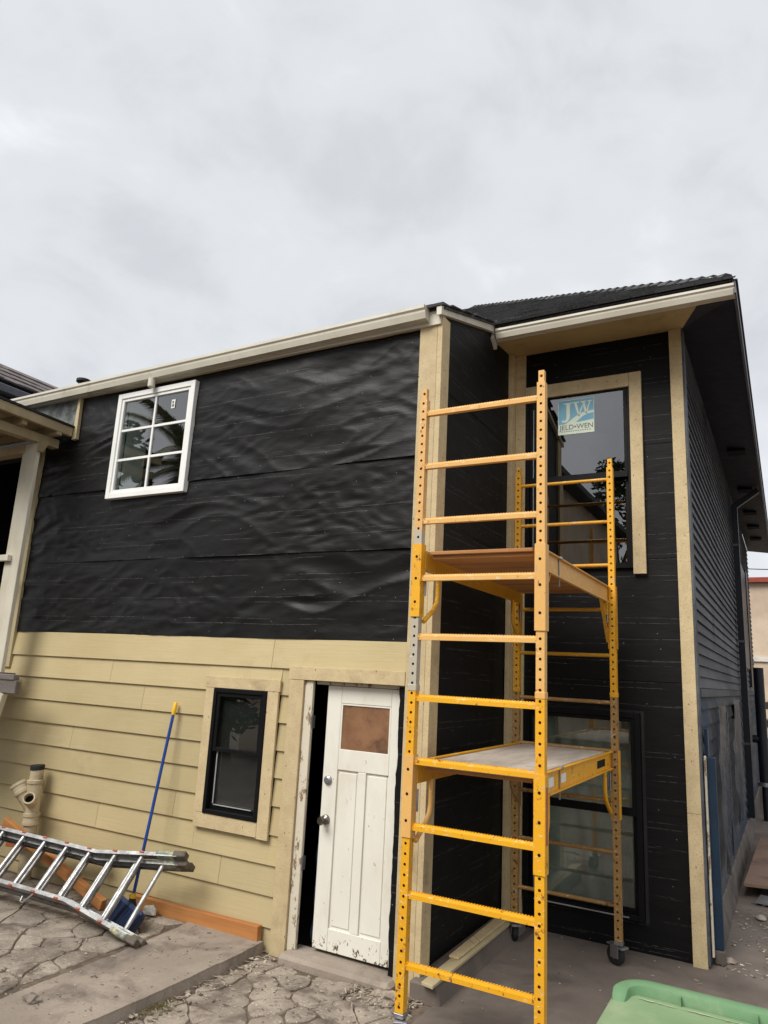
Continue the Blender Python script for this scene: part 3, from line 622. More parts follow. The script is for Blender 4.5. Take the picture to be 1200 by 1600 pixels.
roof = obj('roof', MB().hull8([(-8, 5.50, 4.945), (-.15, 5.50, 4.945), (-3.65, 9.0, 7.22), (-8, 9.0, 7.22), (-8, 5.50, 4.957), (-.15, 5.50, 4.957), (-3.65, 9.0, 7.232), (-8, 9.0, 7.232)]).poly([(-.15, 5.50, 4.957), (-.15, 18, 4.957), (-3.65, 14.5, 7.232), (-3.65, 9.0, 7.232)]), 'shingle', house)
DYR = .12 / math.sqrt(1 + .65 ** 2)
shingle_roof('shingles', 5.47, 4.952, .65, -5.2, lambda r: -.12 - (r + .9) * DYR + .05, 35, .12, 'shingle', roof, 3, .014)
mb = MB()
for k in range(40):
    t = k * .09 + .02; c0 = Vector((-.19 - t, 5.54 + t, 4.985 + .65 * t)); d = Vector((-1, 1, .65)).normalized() * .2
    mb.hull8([c0 + Vector((-.09, -.05, -.03)), c0 + Vector((.05, .09, -.03)), c0 + d + Vector((.05, .09, -.03)), c0 + d + Vector((-.09, -.05, -.03)), c0 + Vector((-.02, -.02, .046)), c0 + Vector((.02, .02, .046)), c0 + d + Vector((.02, .02, .016)), c0 + d + Vector((-.02, -.02, .016))])
stuff(obj('hip_shingles', mb, 'shingle', roof))
obj('hip_flashing', MB().hull8([(-.36, 5.60, 5.05), (-.28, 5.60, 5.03), (-.27, 5.68, 5.04), (-.36, 5.70, 5.09), (-.35, 5.61, 5.075), (-.28, 5.61, 5.06), (-.28, 5.67, 5.07), (-.35, 5.68, 5.105)]), 'steel', roof)
wing_roof = obj('wing_roof', MB().hull8([(-9.7, 4.44, 4.595), (-2.07, 4.44, 4.595), (-2.07, 6.6, 5.345), (-9.7, 9.0, 6.16), (-9.7, 4.44, 4.61), (-2.07, 4.44, 4.61), (-2.07, 6.6, 5.36), (-9.7, 9.0, 6.175)]), 'shingle', house)
shingle_roof('shingles', 4.40, 4.608, .34, -2.6, lambda r: -2.055 + (.012 if r % 2 else -.008), 13, .125, 'shingle', wing_roof, 8, .015)
obj('vent_pipe', MB().tube([(-6.87, 5.0, 4.80), (-6.87, 5.0, 4.985), (-6.87, 5.0, 4.99), (-6.87, 5.0, 5.02), (-6.87, 5.0, 5.035)], [.05, .05, .078, .078, .03], 14), 'rubber', house, 0, True)
# flashing triangle where the porch roof meets the wall
obj('flashing', MB().prism([(-6.93, 4.475), (-6.17, 4.105), (-6.14, 4.50), (-6.9, 4.50)], (0, 4.466, 0), (1, 0, 0), (0, 0, 1), (0, .02, 0)), 'flashing', house)
obj('end_trim', MB().prism([(-6.165, 4.045), (-6.105, 4.05), (-6.118, 4.51), (-6.15, 4.51)], (0, 4.452, 0), (1, 0, 0), (0, 0, 1), (0, .035, 0)), 'trim_paint', house)

# side wall (right) with black lap boards
z = 1.93
while z < 4.86:
    z1 = z + .088
    obj('plank', MB().hull8([(-.606, 6.205, z), (-.606, 17, z), (-.644, 17, z), (-.644, 6.205, z), (-.626, 6.205, z1 + .006), (-.626, 17, z1 + .006), (-.644, 17, z1 + .006), (-.644, 6.205, z1 + .006)]), 'side_plank', side_wall)
    z = z1
B('belt_board', -.644, -.598, 6.205, 17, 1.86, 1.925, 'side_plank', side_wall)
z = .24
while z < 1.84:
    z1 = min(z + .125, 1.858)
    for ya, yb in ((6.205, 9.6), (9.603, 13.1), (13.103, 17)):
        obj('plank', MB().hull8([(-.600, ya, z), (-.600, yb, z), (-.644, yb, z), (-.644, ya, z), (-.622, ya, z1), (-.622, yb, z1), (-.644, yb, z1), (-.644, ya, z1)]), 'side_low', side_wall)
    z = z1 + .002
obj('foundation', MB().hull8([(-.54, 6.22, -.06), (-.54, 17, -.06), (-.70, 17, -.06), (-.70, 6.22, -.06), (-.585, 6.22, .235), (-.585, 17, .235), (-.70, 17, .235), (-.70, 6.22, .235)]), 'foundation', house, .01)
ds = obj('downspout', MB().box(-.598, -.515, 11.55, 11.66, .25, 4.62).bar((-.555, 11.6, 4.60), (-.23, 11.6, 4.83), .08, .07, (0, 1, 0)), 'navy', house)
for z in (1.2, 2.6, 4.0): B('strap', -.60, -.508, 11.54, 11.67, z, z + .03, 'dark_metal', ds)
B('side_window', -.61, -.58, 13.0, 14.4, 2.3, 4.0, 'plastic_film', house); B('side_window', -.61, -.57, 14.6, 15.2, 2.0, 4.1, 'navy', house)
for y, z0, z1 in ((6.205, .25, 1.62), (8.3, .35, 1.7), (10.2, .4, 1.75)):
    B('batten', -.597, -.572, y + .02, y + .13, z0, z1, 'blue_paint', house)
for y in (7.9, 9.7): B('crawl_vent', -.602, -.586, y, y + .28, 1.60, 1.76, 'black_hole', house)

# ------------------------------------------------------------------ porch on the left
porch = thing('porch', 'raised beige porch with a flat roof at the left edge', 'porch')
B('post', -6.525, -6.305, 4.195, 4.235, 1.745, 3.955, 'post_paint', porch, .004)
B('beam', -6.40, -6.30, 3.3, 4.42, 3.955, 4.045, 'porch_wood', porch, .004)
obj('beam_block', MB().prism([(-6.60, 3.952), (-6.53, 3.86), (-6.49, 3.86), (-6.49, 3.952)], (0, 4.19, 0), (1, 0, 0), (0, 0, 1), (0, .05, 0)).prism([(-6.30, 3.86), (-6.27, 3.86), (-6.20, 3.952), (-6.30, 3.952)], (0, 4.19, 0), (1, 0, 0), (0, 0, 1), (0, .05, 0)), 'porch_wood', porch)
B('cross_beam', -9.4, -6.41, 4.20, 4.30, 3.87, 3.95, 'porch_wood', porch)
obj('roof_edge', MB().hull8([(-6.20, 3.3, 4.105), (-6.155, 3.3, 4.105), (-6.155, 4.445, 4.075), (-6.20, 4.445, 4.075), (-6.20, 3.3, 4.195), (-6.155, 3.3, 4.195), (-6.155, 4.445, 4.165), (-6.20, 4.445, 4.165)]), 'porch_wood', porch, .004)
obj('roof_deck', MB().hull8([(-9.4, 3.3, 4.198), (-6.14, 3.3, 4.198), (-6.14, 4.45, 4.165), (-9.4, 4.45, 4.165), (-9.4, 3.3, 4.22), (-6.14, 3.3, 4.22), (-6.14, 4.45, 4.185), (-9.4, 4.45, 4.185)]), 'rubber', porch)
obj('ceiling_boards', MB().hull8([(-9.4, 3.3, 4.15), (-6.205, 3.3, 4.15), (-6.205, 4.45, 4.125), (-9.4, 4.45, 4.125), (-9.4, 3.3, 4.18), (-6.205, 3.3, 4.18), (-6.205, 4.45, 4.155), (-9.4, 4.45, 4.155)]), 'porch_wood', porch)
for y in (4.28, 3.93, 3.5): B('rafter_tail', -9.3, -6.20 + (.04 if y > 4 else 0), y, y + .055, 4.047, 4.13 + (4.3 - y) * .02, 'porch_wood', porch, .004)
B('rim_joist', -9.4, -5.925, 4.10, 4.145, 1.575, 1.685, 'grey_wood', porch, .004)
B('deck_board', -9.4, -5.955, 4.09, 4.15, 1.69, 1.738, 'grey_wood', porch, .005)
B('deck_board', -9.4, -6.45, 4.165, 4.45, 1.69, 1.738, 'grey_wood', porch, .005)
for k in range(5): B('deck_board', -9.4, -6.3, 3.90 - .14 * k, 4.03 - .14 * k, 1.69, 1.738, 'grey_wood', porch, .005)
B('handrail', -9.4, -6.42, 4.150, 4.194, 2.775, 2.835, 'post_paint', porch, .004)
obj('brace', MB().bar((-6.10, 4.12, 1.57), (-6.16, 4.12, 1.36), .05, .05, (0, 1, 0)).bar((-6.16, 4.12, 1.37), (-6.5, 4.12, 1.33), .05, .05, (0, 1, 0)), 'post_paint', porch)
B('ground_post', -7.7, -7.58, 4.0, 4.12, 0, 1.57, 'porch_wood', porch)
for px in (-9.3,): B('post', px, px + .12, 4.19, 4.235, 1.745, 3.87, 'post_paint', porch)
B('ground_post', -9.2, -9.08, 3.3, 3.42, 0, 1.69, 'porch_wood', porch); B('post', -7.6, -7.5, 3.34, 3.42, 1.738, 4.10, 'post_paint', porch)

# neighbour's roof beyond the porch
nb = thing('neighbouring_house', 'house with brown shingle roof behind the gutter at upper left', 'house')
B('wall', -13.6, -9.70, 5.0, 15, 0, 5.25, 'dark_room', nb)
nr = obj('roof', MB().poly([(-9.0, 4.95, 5.50), (-9.0, 6.5, 5.50), (-9.45, 6.5, 5.86), (-9.45, 4.95, 5.86)]).poly([(-9.45, 4.95, 5.86), (-9.45, 6.5, 5.86), (-13.5, 6.5, 5.4), (-13.5, 4.95, 5.4)]), 'shingle_brown', nb)
rg = random.Random(2); mb = MB()
for r in range(4):
    y = 4.95
    while y < 6.5:
        w = rg.uniform(.2, .4); x, z = -9.0 - .12 * r, 5.51 + .097 * r; t = rg.uniform(.012, .022); y1 = min(y + w, 6.5)
        mb.hull8([(x, y, z), (x, y1 - .006, z), (x - .13, y1 - .006, z + .10), (x - .13, y, z + .10), (x + t * .6, y, z + t), (x + t * .6, y1 - .006, z + t), (x - .125, y1 - .006, z + .108), (x - .125, y, z + .108)]); y += w
stuff(obj('shingles', mb, 'shingle_brown', nr))
B('gutter', -9.02, -8.88, 4.95, 6.4, 5.30, 5.41, 'dark_metal', nb, .01); B('fascia', -9.2, -9.05, 4.95, 6.4, 5.28, 5.50, 'soffit_black', nb); B('soffit', -9.45, -9.05, 4.95, 6.4, 5.27, 5.279, 'soffit_black', nb)

def lathe(o, d, prof, n=22):
    o, d = Vector(o), Vector(d).normalized(); a = d.orthogonal().normalized(); c = d.cross(a); mb = MB()
    for t, r in prof: mb.v += [tuple(o + d * t + a * (r * math.cos(6.28319 * k / n)) + c * (r * math.sin(6.28319 * k / n))) for k in range(n)]
    for i in range(len(prof) - 1):
        for k in range(n): mb.f.append((i * n + k, i * n + (k + 1) % n, (i + 1) * n + (k + 1) % n, (i + 1) * n + k))
    return mb
# ------------------------------------------------------------------ drain pipe
dp = thing('drain_pipe', 'beige branching drain pipe with open side inlet by the siding', 'pipe')
px, py = -5.83, 4.375
obj('riser', lathe((px + .03, py, -.02), (-.035, 0, 1), [(0, 0.0558), (.50, 0.0558), (.505, 0.0697), (.53, 0.0722), (.545, 0.0656), (.57, 0.0656), (.575, 0.0722), (.60, 0.0705), (.605, 0.0574), (.68, 0.0590), (.76, 0.0656), (.84, 0.0689), (.845, 0.0754), (.87, 0.0754), (.875, 0.0558), (.97, 0.0541), (.97, .0)]), 'pipe', dp, 0, True)
hub_d = Vector((-.52, -.25, .82)); obj('side_hub', lathe((px + .0, py - .01, .60), hub_d, [(0, 0.0410), (.10, 0.0508), (.16, 0.0574), (.165, 0.0672), (.19, 0.0689), (.195, 0.0640), (.235, 0.0656), (.24, 0.0722), (.262, 0.0722), (.262, .0)]), 'pipe', dp, 0, True)
in_d = Vector((.62, -.66, .42)); obj('inlet', lathe((px + .01, py - .01, .645), in_d, [(0, 0.0410), (.13, 0.0426), (.135, 0.0492), (.215, 0.0508), (.218, 0.0492), (.218, 0.0377), (.15, 0.0353)]), 'pipe', dp, 0, True)
obj('inlet_bore', lathe((px + .01, py - .01, .645), in_d, [(.155, 0.0344), (.155, .0)]), 'black_hole', dp)
obj('rubber_cap', lathe((px - .005, py, .935), (-.03, -.05, 1), [(0, 0.0590), (.03, 0.0615), (.038, 0.0574), (.042, .0)]), 'rubber', dp, 0, True)

# ------------------------------------------------------------------ loose boards
def board(a, b, w, h, mat, label, upv=(0, 0, 1)):
    o = obj('wood_board', MB().bar(a, b, w, h, upv), mat, None, .003); return tag(o, label, 'board', 'loose timber boards by the siding')
board((-4.60, 4.452, .088), (-3.335, 4.452, .105), .05, .10, 'lumber', 'orange-brown board along the foot of the siding left of the door')
board((-6.00, 4.26, .50), (-4.64, 4.22, .10), .05, .075, 'lumber', 'light timber slanting down behind the ladder from the drain pipe')
board((-5.95, 4.30, .335), (-4.86, 4.34, .395), .09, .05, 'lumber_red', 'reddish board lying level behind the upper ladder rail')

# ------------------------------------------------------------------ ladder
ld = thing('ladder', 'folded aluminium multi-position ladder leaning on its side against the wall', 'ladder')
LD, LW, LC = Vector((-.9962, -.0816, .030)).normalized(), Vector((-.032, .660, .751)).normalized(), Vector((-3.951, 4.074, .300))
LN = LD.cross(LW).normalized()
if LN.y > 0: LN = -LN                       # towards the viewer
WF, WN, UK = .60, .385, .70
def lp(u, w, n=0): return LC + LD * u + LW * w + LN * n
def half(u, wide=True): return WN / 2 + (WF - WN) / 2 * max(0, 1 - u / UK)
for sec, n0 in ((0, .035), (1, -.030), (2, -.095)):
    mat = 'aluminium' if sec < 2 else 'aluminium_dull'; off = .030 * (sec == 1) + .012 * (sec == 2)
    for s in (-1, 1):
        pts = [lp(-off * .0 + .0, s * (half(0) - off), n0), lp(UK, s * (half(UK) - off * .6), n0), lp(3.2, s * (half(UK) - off * .6), n0)]
        mb = MB()
        for a, b in zip(pts[:-1], pts[1:]):     # C-channel: web plus two flanges
            mb.bar(a, b, .008, .056, LN); mb.bar(a + LN * .0255 - LW * s * .011, b + LN * .0255 - LW * s * .011, .024, .006, LN); mb.bar(a - LN * .0255 - LW * s * .011, b - LN * .0255 - LW * s * .011, .024, .006, LN)
        rl = obj('rail', mb, mat, ld)
        e0 = pts[0]; dr = (pts[1] - pts[0]).normalized()
        obj('foot', MB().bar(e0 - dr * .065, e0 + dr * .04, .044, .064, LN), 'foot_rubber', rl, .006)
        obj('paint_splash', MB().bar(e0 + dr * .03, e0 + dr * .19, .034, .0635, LN), 'paint_splash', rl, .008)
    k = 0; u = (.30, .14, .395)[sec]
    while u < 3.1:
        h = half(u) - off
        rung = obj('rung', MB().tube([lp(u, -h + .004, n0), lp(u, h - .004, n0)], .0165, 8), mat, ld, 0, False)
        if sec == 0:
            for s in (-1, 1): obj('rung_cap', MB().bar(lp(u - .02, s * h, n0 + .005), lp(u + .02, s * h, n0 + .005), .014, .064, LN), 'red_plastic', rung, .004)
        u += .236; k += 1
obj('hook', MB().tube([lp(1.0, -.20, .05), lp(1.02, -.24, .05), lp(1.05, -.27, .04), lp(1.09, -.265, .03), lp(1.1, -.23, .03)], .007, 8), 'steel', ld, 0, True)

# ------------------------------------------------------------------ broom
br = thing('broom', 'blue push broom with yellow grip leaning against the beige siding', 'broom')
t0, t1 = Vector((-4.36, 4.455, 1.60)), Vector((-4.345, 4.22, .20))
hd = (t0 - t1).normalized()
obj('handle', MB().tube([t1, t0 - hd * .10], .0125, 12), 'blue_handle', br, 0, True)
obj('grip', MB().tube([t0 - hd * .10, t0 - hd * .09, t0 - hd * .01, t0], [.0145, .017, .017, .012], 12), 'yellow_grip', br, 0, True)
obj('ferrule', MB().tube([t1 + hd * .0, t1 + hd * .035], .019, 12), 'yellow_grip', br, 0, True)
obj('socket', MB().tube([t1 - hd * .07, t1 - hd * .03, t1], [.05, .034, .022], 12), 'rubber', br, 0, True)
bd = Vector((.93, -.36, -.03)).normalized(); bf = Vector((.10, -.42, -.30)).normalized(); bc = Vector((-4.32, 4.185, .155))
obj('block', MB().bar(bc - bd * .22, bc + bd * .22, .055, .04, -bf), 'bristle', br, .01)
mb = MB(); rg = random.Random(6)
for i in range(40):
    for j in range(7):
        o = bc + bd * (-.23 + .46 * (i + rg.random()) / 40) + bf.cross(bd) * (-.028 + .056 * (j + rg.random()) / 7)
        tip = o + bf * rg.uniform(.185, .225) + bd * ((i - 20) * .0012 + rg.uniform(-.008, .008)) + bf.cross(bd) * ((j - 3) * .006 + rg.uniform(-.006, .006)); tip.z = max(tip.z, .066)
        mb.tube([o, tip], [.0042, .0028], 4, False)
stuff(obj('bristles', mb, 'bristle', br))

# ------------------------------------------------------------------ scaffold
sf = thing('scaffold', 'tall yellow rolling scaffold tower with two platforms in the corner', 'scaffold')
PW = .050
def post_mesh(xc, yc, z0, z1, w, d, pitch, r, holes=True):
    mb = MB(); x0, x1, y0, y1 = xc - w / 2, xc + w / 2, yc - d / 2, yc + d / 2
    mb.poly([(x0, y0, z0), (x0, y1, z0), (x0, y1, z1), (x0, y0, z1)]); mb.poly([(x1, y0, z0), (x1, y0, z1), (x1, y1, z1), (x1, y1, z0)])
    mb.poly([(x0, y0, z1), (x1, y0, z1), (x1, y1, z1), (x0, y1, z1)]); mb.poly([(x0, y0, z0), (x1, y0, z0), (x1, y1, z0), (x0, y1, z0)])
    n = max(1, round((z1 - z0) / pitch)); p = (z1 - z0) / n
    for yy in (y0, y1):
        for k in range(n):
            za, zb = z0 + k * p, z0 + (k + 1) * p; zc = (za + zb) / 2
            if not holes or yy == y1: mb.poly([(x0, yy, za), (x1, yy, za), (x1, yy, zb), (x0, yy, zb)]); continue
            o8 = [(x1, zc), (x1, zb), (xc, zb), (x0, zb), (x0, zc), (x0, za), (xc, za), (x1, za)]
            i8 = [(xc + r * math.cos(t * math.pi / 4), zc + r * math.sin(t * math.pi / 4)) for t in range(8)]; b = len(mb.v)
            mb.v += [(u, yy, v) for u, v in o8] + [(u, yy, v) for u, v in i8]
            for t in range(8): mb.f.append((b + t, b + (t + 1) % 8, b + 8 + (t + 1) % 8, b + 8 + t))
            mb.v += [(u, yy + .004, v) for u, v in i8]
            for t in range(8): mb.f.append((b + 8 + t, b + 8 + (t + 1) % 8, b + 16 + (t + 1) % 8, b + 16 + t))
    return mb
XP = (-1.925, -1.163); YN, YF = 3.87, 5.741
MU = {(0, 0): 'peach_grey', (0, 1): 'peach', (1, 0): 'yellow_far', (1, 1): 'yellow'}
ML = {(0, 0): 'yellow', (0, 1): 'yellow', (1, 0): 'rusty', (1, 1): 'rusty'}
for iy, y in enumerate((YN, YF)):
    for ix, x in enumerate(XP):
        obj('post', post_mesh(x, y, .16, 1.84, PW, PW, .0535, .0085), ML[iy, ix], sf)
        obj('post', post_mesh(x, y, 1.844, 3.63, PW * .96, PW * .96, .0535, .0085), MU[iy, ix], sf)
        obj('coupling_pin', post_mesh(x, y, 3.632, 3.705, .034, .034, .075, .008), MU[iy, ix], sf, .003)
        obj('joint_collar', MB().box(x - .028, x + .028, y - .028, y + .028, 1.825, 1.862), MU[iy, ix], sf, .003)
        an = R((25, 70, 35, 62)[iy * 2 + ix]); cx_, cy_ = math.cos(an), math.sin(an)
        T = lambda a, b, c: (x + a * cx_ - b * cy_, y + a * cy_ + b * cx_, c)
        def rbox(mb, a0, a1, b0, b1, c0, c1): return mb.hull8([T(a, b, c) for c in (c0, c1) for a, b in ((a0, b0), (a1, b0), (a1, b1), (a0, b1))])
        mb = MB(); mb.box(x - .03, x + .03, y - .03, y + .03, .135, .158)
        rbox(mb, -.030, -.025, -.014, .055, .05, .134); rbox(mb, .025, .030, -.014, .055, .05, .134); rbox(mb, -.036, .036, -.055, -.02, .116, .130); rbox(mb, -.031, .031, .030, .085, .126, .134)
        cs = obj('caster', mb, 'steel', sf, .002)
        obj('wheel', MB().tube([T(a, .028, .066) for a in (-.022, -.017, .017, .022)], [.053, .066, .066, .053], 24), 'rubber', cs, 0, True)
        obj('hub', MB().tube([T(-.0245, .028, .066), T(.0245, .028, .066)], .024, 14), 'steel', cs, 0, True)
    for k in range(10):
        z = .386 + .350 * k; xa, xb = XP[0] + PW / 2 - .004, XP[1] - PW / 2 + .004
        if iy == 0:
            mt = 'yellow' if k < 5 else 'peach'; mb = MB()
            mb.prism([(-.016, -.016), (.016, -.016), (.016, .014), (.008, .020), (-.004, .020), (-.006, .010), (-.016, .008)], (xa, y, z), (0, 1, 0), (0, 0, 1), (xb - xa, 0, 0))
            n = 44
            for t in range(n): xx = xa + (xb - xa) * (t + .25) / n; mb.box(xx, xx + (xb - xa) / n * .5, y - .003, y + .0075, z + .0195, z + .0235)
            for xw, sg_ in ((xa, 1), (xb, -1)): mb.tube([(xw, y, z), (xw + sg_ * .009, y, z)], [.026, .019], 8, False)
            obj('rung', mb, mt, sf)
        else:
            obj('rung', MB().tube([(xa, y, z), (xb, y, z)], .0145, 10), 'rusty_rung' if k < 5 else 'yellow_far', sf, 0, True)
def platform(zt, mt, under, top, low, mats):
    pf = obj('platform', MB().box(XP[0] + .062, XP[1] - .062, YN + .03, YF - .03, zt - .022, zt), top, sf, .003)
    n = 9 if not low else 7
    for k in range(n):
        ya = YN + .05 + (YF - YN - .1) * k / n
        B('deck_slat', XP[0] + .066, XP[1] - .066, ya + .006, ya + (YF - YN - .1) / n - .006, zt - .046, zt - .0225, under, pf, .003)
    for ix, x in enumerate(XP):
        s = 1 if ix == 0 else -1; xi = x + s * .032
        xa, xb = sorted((xi, xi + s * .005)); xc, xd = sorted((xi - s * .0, xi - s * .022)); mr = mats[0] if ix == 0 else mats[1]
        rl = obj('side_rail', MB().box(xa, xb, YN + .02, YF - .02, zt - .118, zt + .004).box(xc - .0, xd, YN + .03, YF - .03, zt - .002, zt + .006).box(xc, xd, YN + .03, YF - .03, zt - .120, zt - .112), mr, pf, .0015)
        if ix == 1:
            B('clamp', x - .034, x - .006, YN + .44, YN + .47, zt - .005, zt + .014, 'steel', pf, .004); B('clamp', x - .030, x - .024, YN + .448, YN + .460, zt - .17, zt - .006, 'steel', pf)
            if low:
                for ya, yb in ((.16, .34), (.50, .60)): B('maker_plate', x - .0318, x - .0300, YN + ya, YN + yb, zt - .085, zt - .035, 'white_paper', pf)
                B('maker_plate', x - .0318, x - .0300, YN + 1.42, YN + 1.66, zt - .085, zt - .035, 'black_hole', pf)
        for iy, y in enumerate((YN, YF)):
            ms = mats[2 + iy * 2 + ix]; sg = 1 if iy == 0 else -1; zl = zt - (.47 if not (ix == 0 and iy == 0) else .40); zu = zt + .01 + (.03 if ix == 0 and iy == 0 else 0)
            w = .031; mb = post_mesh(x, y - sg * .0295, zl, zu, .058, .005, .155, .0075, False)
            ysl = sorted((y - sg * .031, y + sg * .031))
            mb.box(x - w, x - w + .004, ysl[0], ysl[1], zl, zu).box(x + w - .004, x + w, ysl[0], ysl[1], zl, zu)
            bk_ = obj('bracket', mb, ms, pf)
            for fz in (.2, .52, .82): obj('hole_shade_disc', MB().tube([(x, y - sg * .0305, zl + (zu - zl) * fz), (x, y - sg * .0335, zl + (zu - zl) * fz)], .0085, 8), 'black_hole', pf)  # black discs stand in for the shaded insides of the bracket holes
            yy = y + sg * .036
            if low or ix == 0:
                P = [(xi, y + sg * .22, zt - .112), (xi, y + sg * .22, zt - .25), (xi, y + sg * .205, zt - .30), (xi, y + sg * .16, zt - .345), (xi, y + sg * .03, zt - .425)]
                obj('brace', MB().tube(P, .0145, 10), mats[2 + iy * 2 + ix] if ix == 0 else ms, pf, 0, True)
            else:
                obj('brace', MB().bar((xi, y + sg * .25, zt - .115), (xi, y + sg * .025, zt - .42), .006, .026, (1, 0, 0)).bar((xi + .012, y + sg * .13, zt - .115), (xi + .012, y + sg * .13, zt - .22), .006, .03, (1, 0, 0)), ms, pf)
            obj('locking_pin', MB().tube([(xi, yy, zt - .15), (xi, yy, zt - .27)], .008, 8), 'steel', pf)
    if low: B('hazard_label', XP[1] + .0315, XP[1] + .0325, YN - .015, YN + .015, zt - .33, zt - .05, 'red_plastic', pf)
platform(2.655, 'peach', 'deck_under', 'deck_under', False, ['yellow_far', 'peach', 'yellow', 'peach', 'yellow_far', 'yellow_far'])
platform(1.432, 'yellow', 'deck_under', 'deck_ply', True, ['yellow_far', 'yellow', 'peach', 'yellow', 'rusty', 'yellow'])

# ------------------------------------------------------------------ kerb and trim board at the foot of the return wall
struct(obj('kerb', MB().hull8([(-2.14, 4.40, -.02), (-1.93, 4.40, -.02), (-1.93, 6.07, -.02), (-2.14, 6.07, -.02), (-2.14, 4.40, .105), (-1.955, 4.40, .10), (-1.965, 6.07, .10), (-2.14, 6.07, .105)]), 'concrete', None, .012))
tb = obj('trim_board', MB().hull8([(-2.04, 4.36, .108), (-1.955, 4.34, .108), (-1.955, 5.80, .108), (-2.06, 5.80, .108), (-2.04, 4.36, .128), (-1.955, 4.34, .128), (-1.955, 5.80, .128), (-2.06, 5.80, .128)]), 'trim_paint', None, .003)
tag(tb, 'long beige trim board lying on the kerb under the black wall', 'board')
tb2 = obj('trim_board', MB().hull8([(-2.055, 4.80, .1295), (-1.985, 4.80, .1295), (-1.985, 5.78, .1295), (-2.07, 5.78, .1295), (-2.055, 4.80, .145), (-1.985, 4.80, .145), (-1.985, 5.78, .145), (-2.07, 5.78, .145)]), 'trim', None, .003)
tag(tb2, 'shorter beige board stacked on the long board on the kerb', 'board')

# ------------------------------------------------------------------ right corner clutter
bp = thing('corner_post', 'blue painted old corner board with peeling white edge behind the beige corner trim', 'post')
B('shaft', -.592, -.525, 6.20, 6.27, .10, 1.42, 'blue_paint', bp, .006); B('edge', -.599, -.584, 6.14, 6.195, .06, 1.43, 'peeling_paint', bp, .004)
B('base', -.598, -.519, 6.198, 6.275, -.0, .098, 'foundation', bp, .012)
def film(x, y0, y1, z0, z1, seed, label):
    mb = MB(); nu, nz = 14, 30
    for j in range(nz + 1):
        for i in range(nu + 1):
            t = j / nz; sp = .35 + .65 * (1 - abs(t - .5)); y = (y0 + y1) / 2 + (y1 - y0) * (i / nu - .5) * sp + .06 * noise.noise(Vector((t * 3, seed, 0))); z = z0 + (z1 - z0) * t
            mb.v.append((x + .035 + .05 * (1 - t) * noise.noise(Vector((y * 7, z * 1.2, seed))) + .02 * noise.noise(Vector((y * 16, z * 3, seed))), y, z))
    for j in range(nz):
        for i in range(nu): k = j * (nu + 1) + i; mb.f.append((k, k + 1, k + nu + 2, k + nu + 1))
    tag(obj('plastic_sheet', mb, 'plastic_film', None, 0, True), label, 'plastic sheet', 'plastic sheets on the dark side wall')
film(-.585, 6.9, 8.0, .42, 1.78, 3, 'nearer hanging plastic sheet on the dark side wall')
film(-.585, 8.9, 10.2, .50, 1.82, 8, 'farther hanging plastic sheet on the dark side wall')
vp = thing('vent_stack', 'dark blue vertical pipe standing beyond the dark side wall', 'pipe')
obj('shaft', MB().tube([(-.42, 13.2, .55), (-.42, 13.2, 2.3)], .075, 14), 'navy', vp, 0, True); obj('cap', MB().tube([(-.42, 13.2, .50), (-.42, 13.2, .56)], .10, 14), 'steel', vp, 0, True)
obj('elbow', MB().tube([(-.42, 13.2, 1.2), (-.56, 13.2, 1.2)], .06, 10), 'navy', vp, 0, True); obj('foot', MB().tube([(-.42, 13.2, 0), (-.42, 13.2, .5)], .05, 10), 'navy', vp, 0, True)
pn = thing('door_panel', 'brown flat panel lying on the ground beside the dark side wall', 'panel')
obj('sheet', MB().hull8([(-.50, 8.25, .10), (.45, 8.5, .10), (.35, 10.9, .12), (-.44, 10.75, .12), (-.50, 8.25, .135), (.45, 8.5, .135), (.35, 10.9, .155), (-.44, 10.75, .155)]), 'panel_brown', pn, .004)
obj('support', MB().box(-.36, .30, 8.45, 8.55, 0, .099).box(-.30, .25, 10.3, 10.4, 0, .11), 'dark_room', pn)
obj('hatch', MB().box(-.12, .1, 8.85, 9.15, .1405, .146), 'brown_board', pn)
ru = obj('metal_offcut', MB().hull8([(-.40, 8.05, .02), (-.05, 8.0, .02), (-.02, 8.2, .03), (-.36, 8.25, .03), (-.40, 8.05, .024), (-.05, 8.0, .024), (-.02, 8.2, .06), (-.36, 8.25, .055)]), 'steel', None)
tag(ru, 'bent grey metal offcut in front of the brown panel', 'scrap')
fw = thing('far_building', 'pale far building with red tiled edge past the dark wall', 'building')
B('wall', -1.5, 9, 27, 33, 0, 5.5, 'far_wall', fw); B('roof', -1.7, 9.2, 26.8, 33.2, 5.5, 5.66, 'red_tile', fw); B('band', -1.5, 9, 26.93, 26.99, 2.9, 3.05, 'white_peel', fw); B('band', -1.5, 9, 26.93, 26.99, .9, 1.1, 'weathered_fence', fw)
for k in range(4): B('window', .9 + k * 2.2, 1.7 + k * 2.2, 26.94, 26.995, 3.5, 4.6, 'dark_metal', fw)
fn = thing('fence', 'low weathered fence of grey rails across the side passage', 'fence')
for z in (.35, .75, 1.15, 1.55): B('rail', -.5, 3.2, 19.0, 19.05, z, z + .16, 'weathered_fence', fn)
for x in (-.45, 1.3, 3.1): B('post', x, x + .1, 19.051, 19.15, 0, 1.75, 'weathered_fence', fn)
for k, y in enumerate((14.5, 15.3)):
    tag(obj('wood_step', MB().box(-.35, 1.2, y, y + .35, 0, .22 + .22 * k), 'weathered_fence', None, .01), ('lower' if k == 0 else 'upper') + ' grey step at the end of the side passage', 'step')
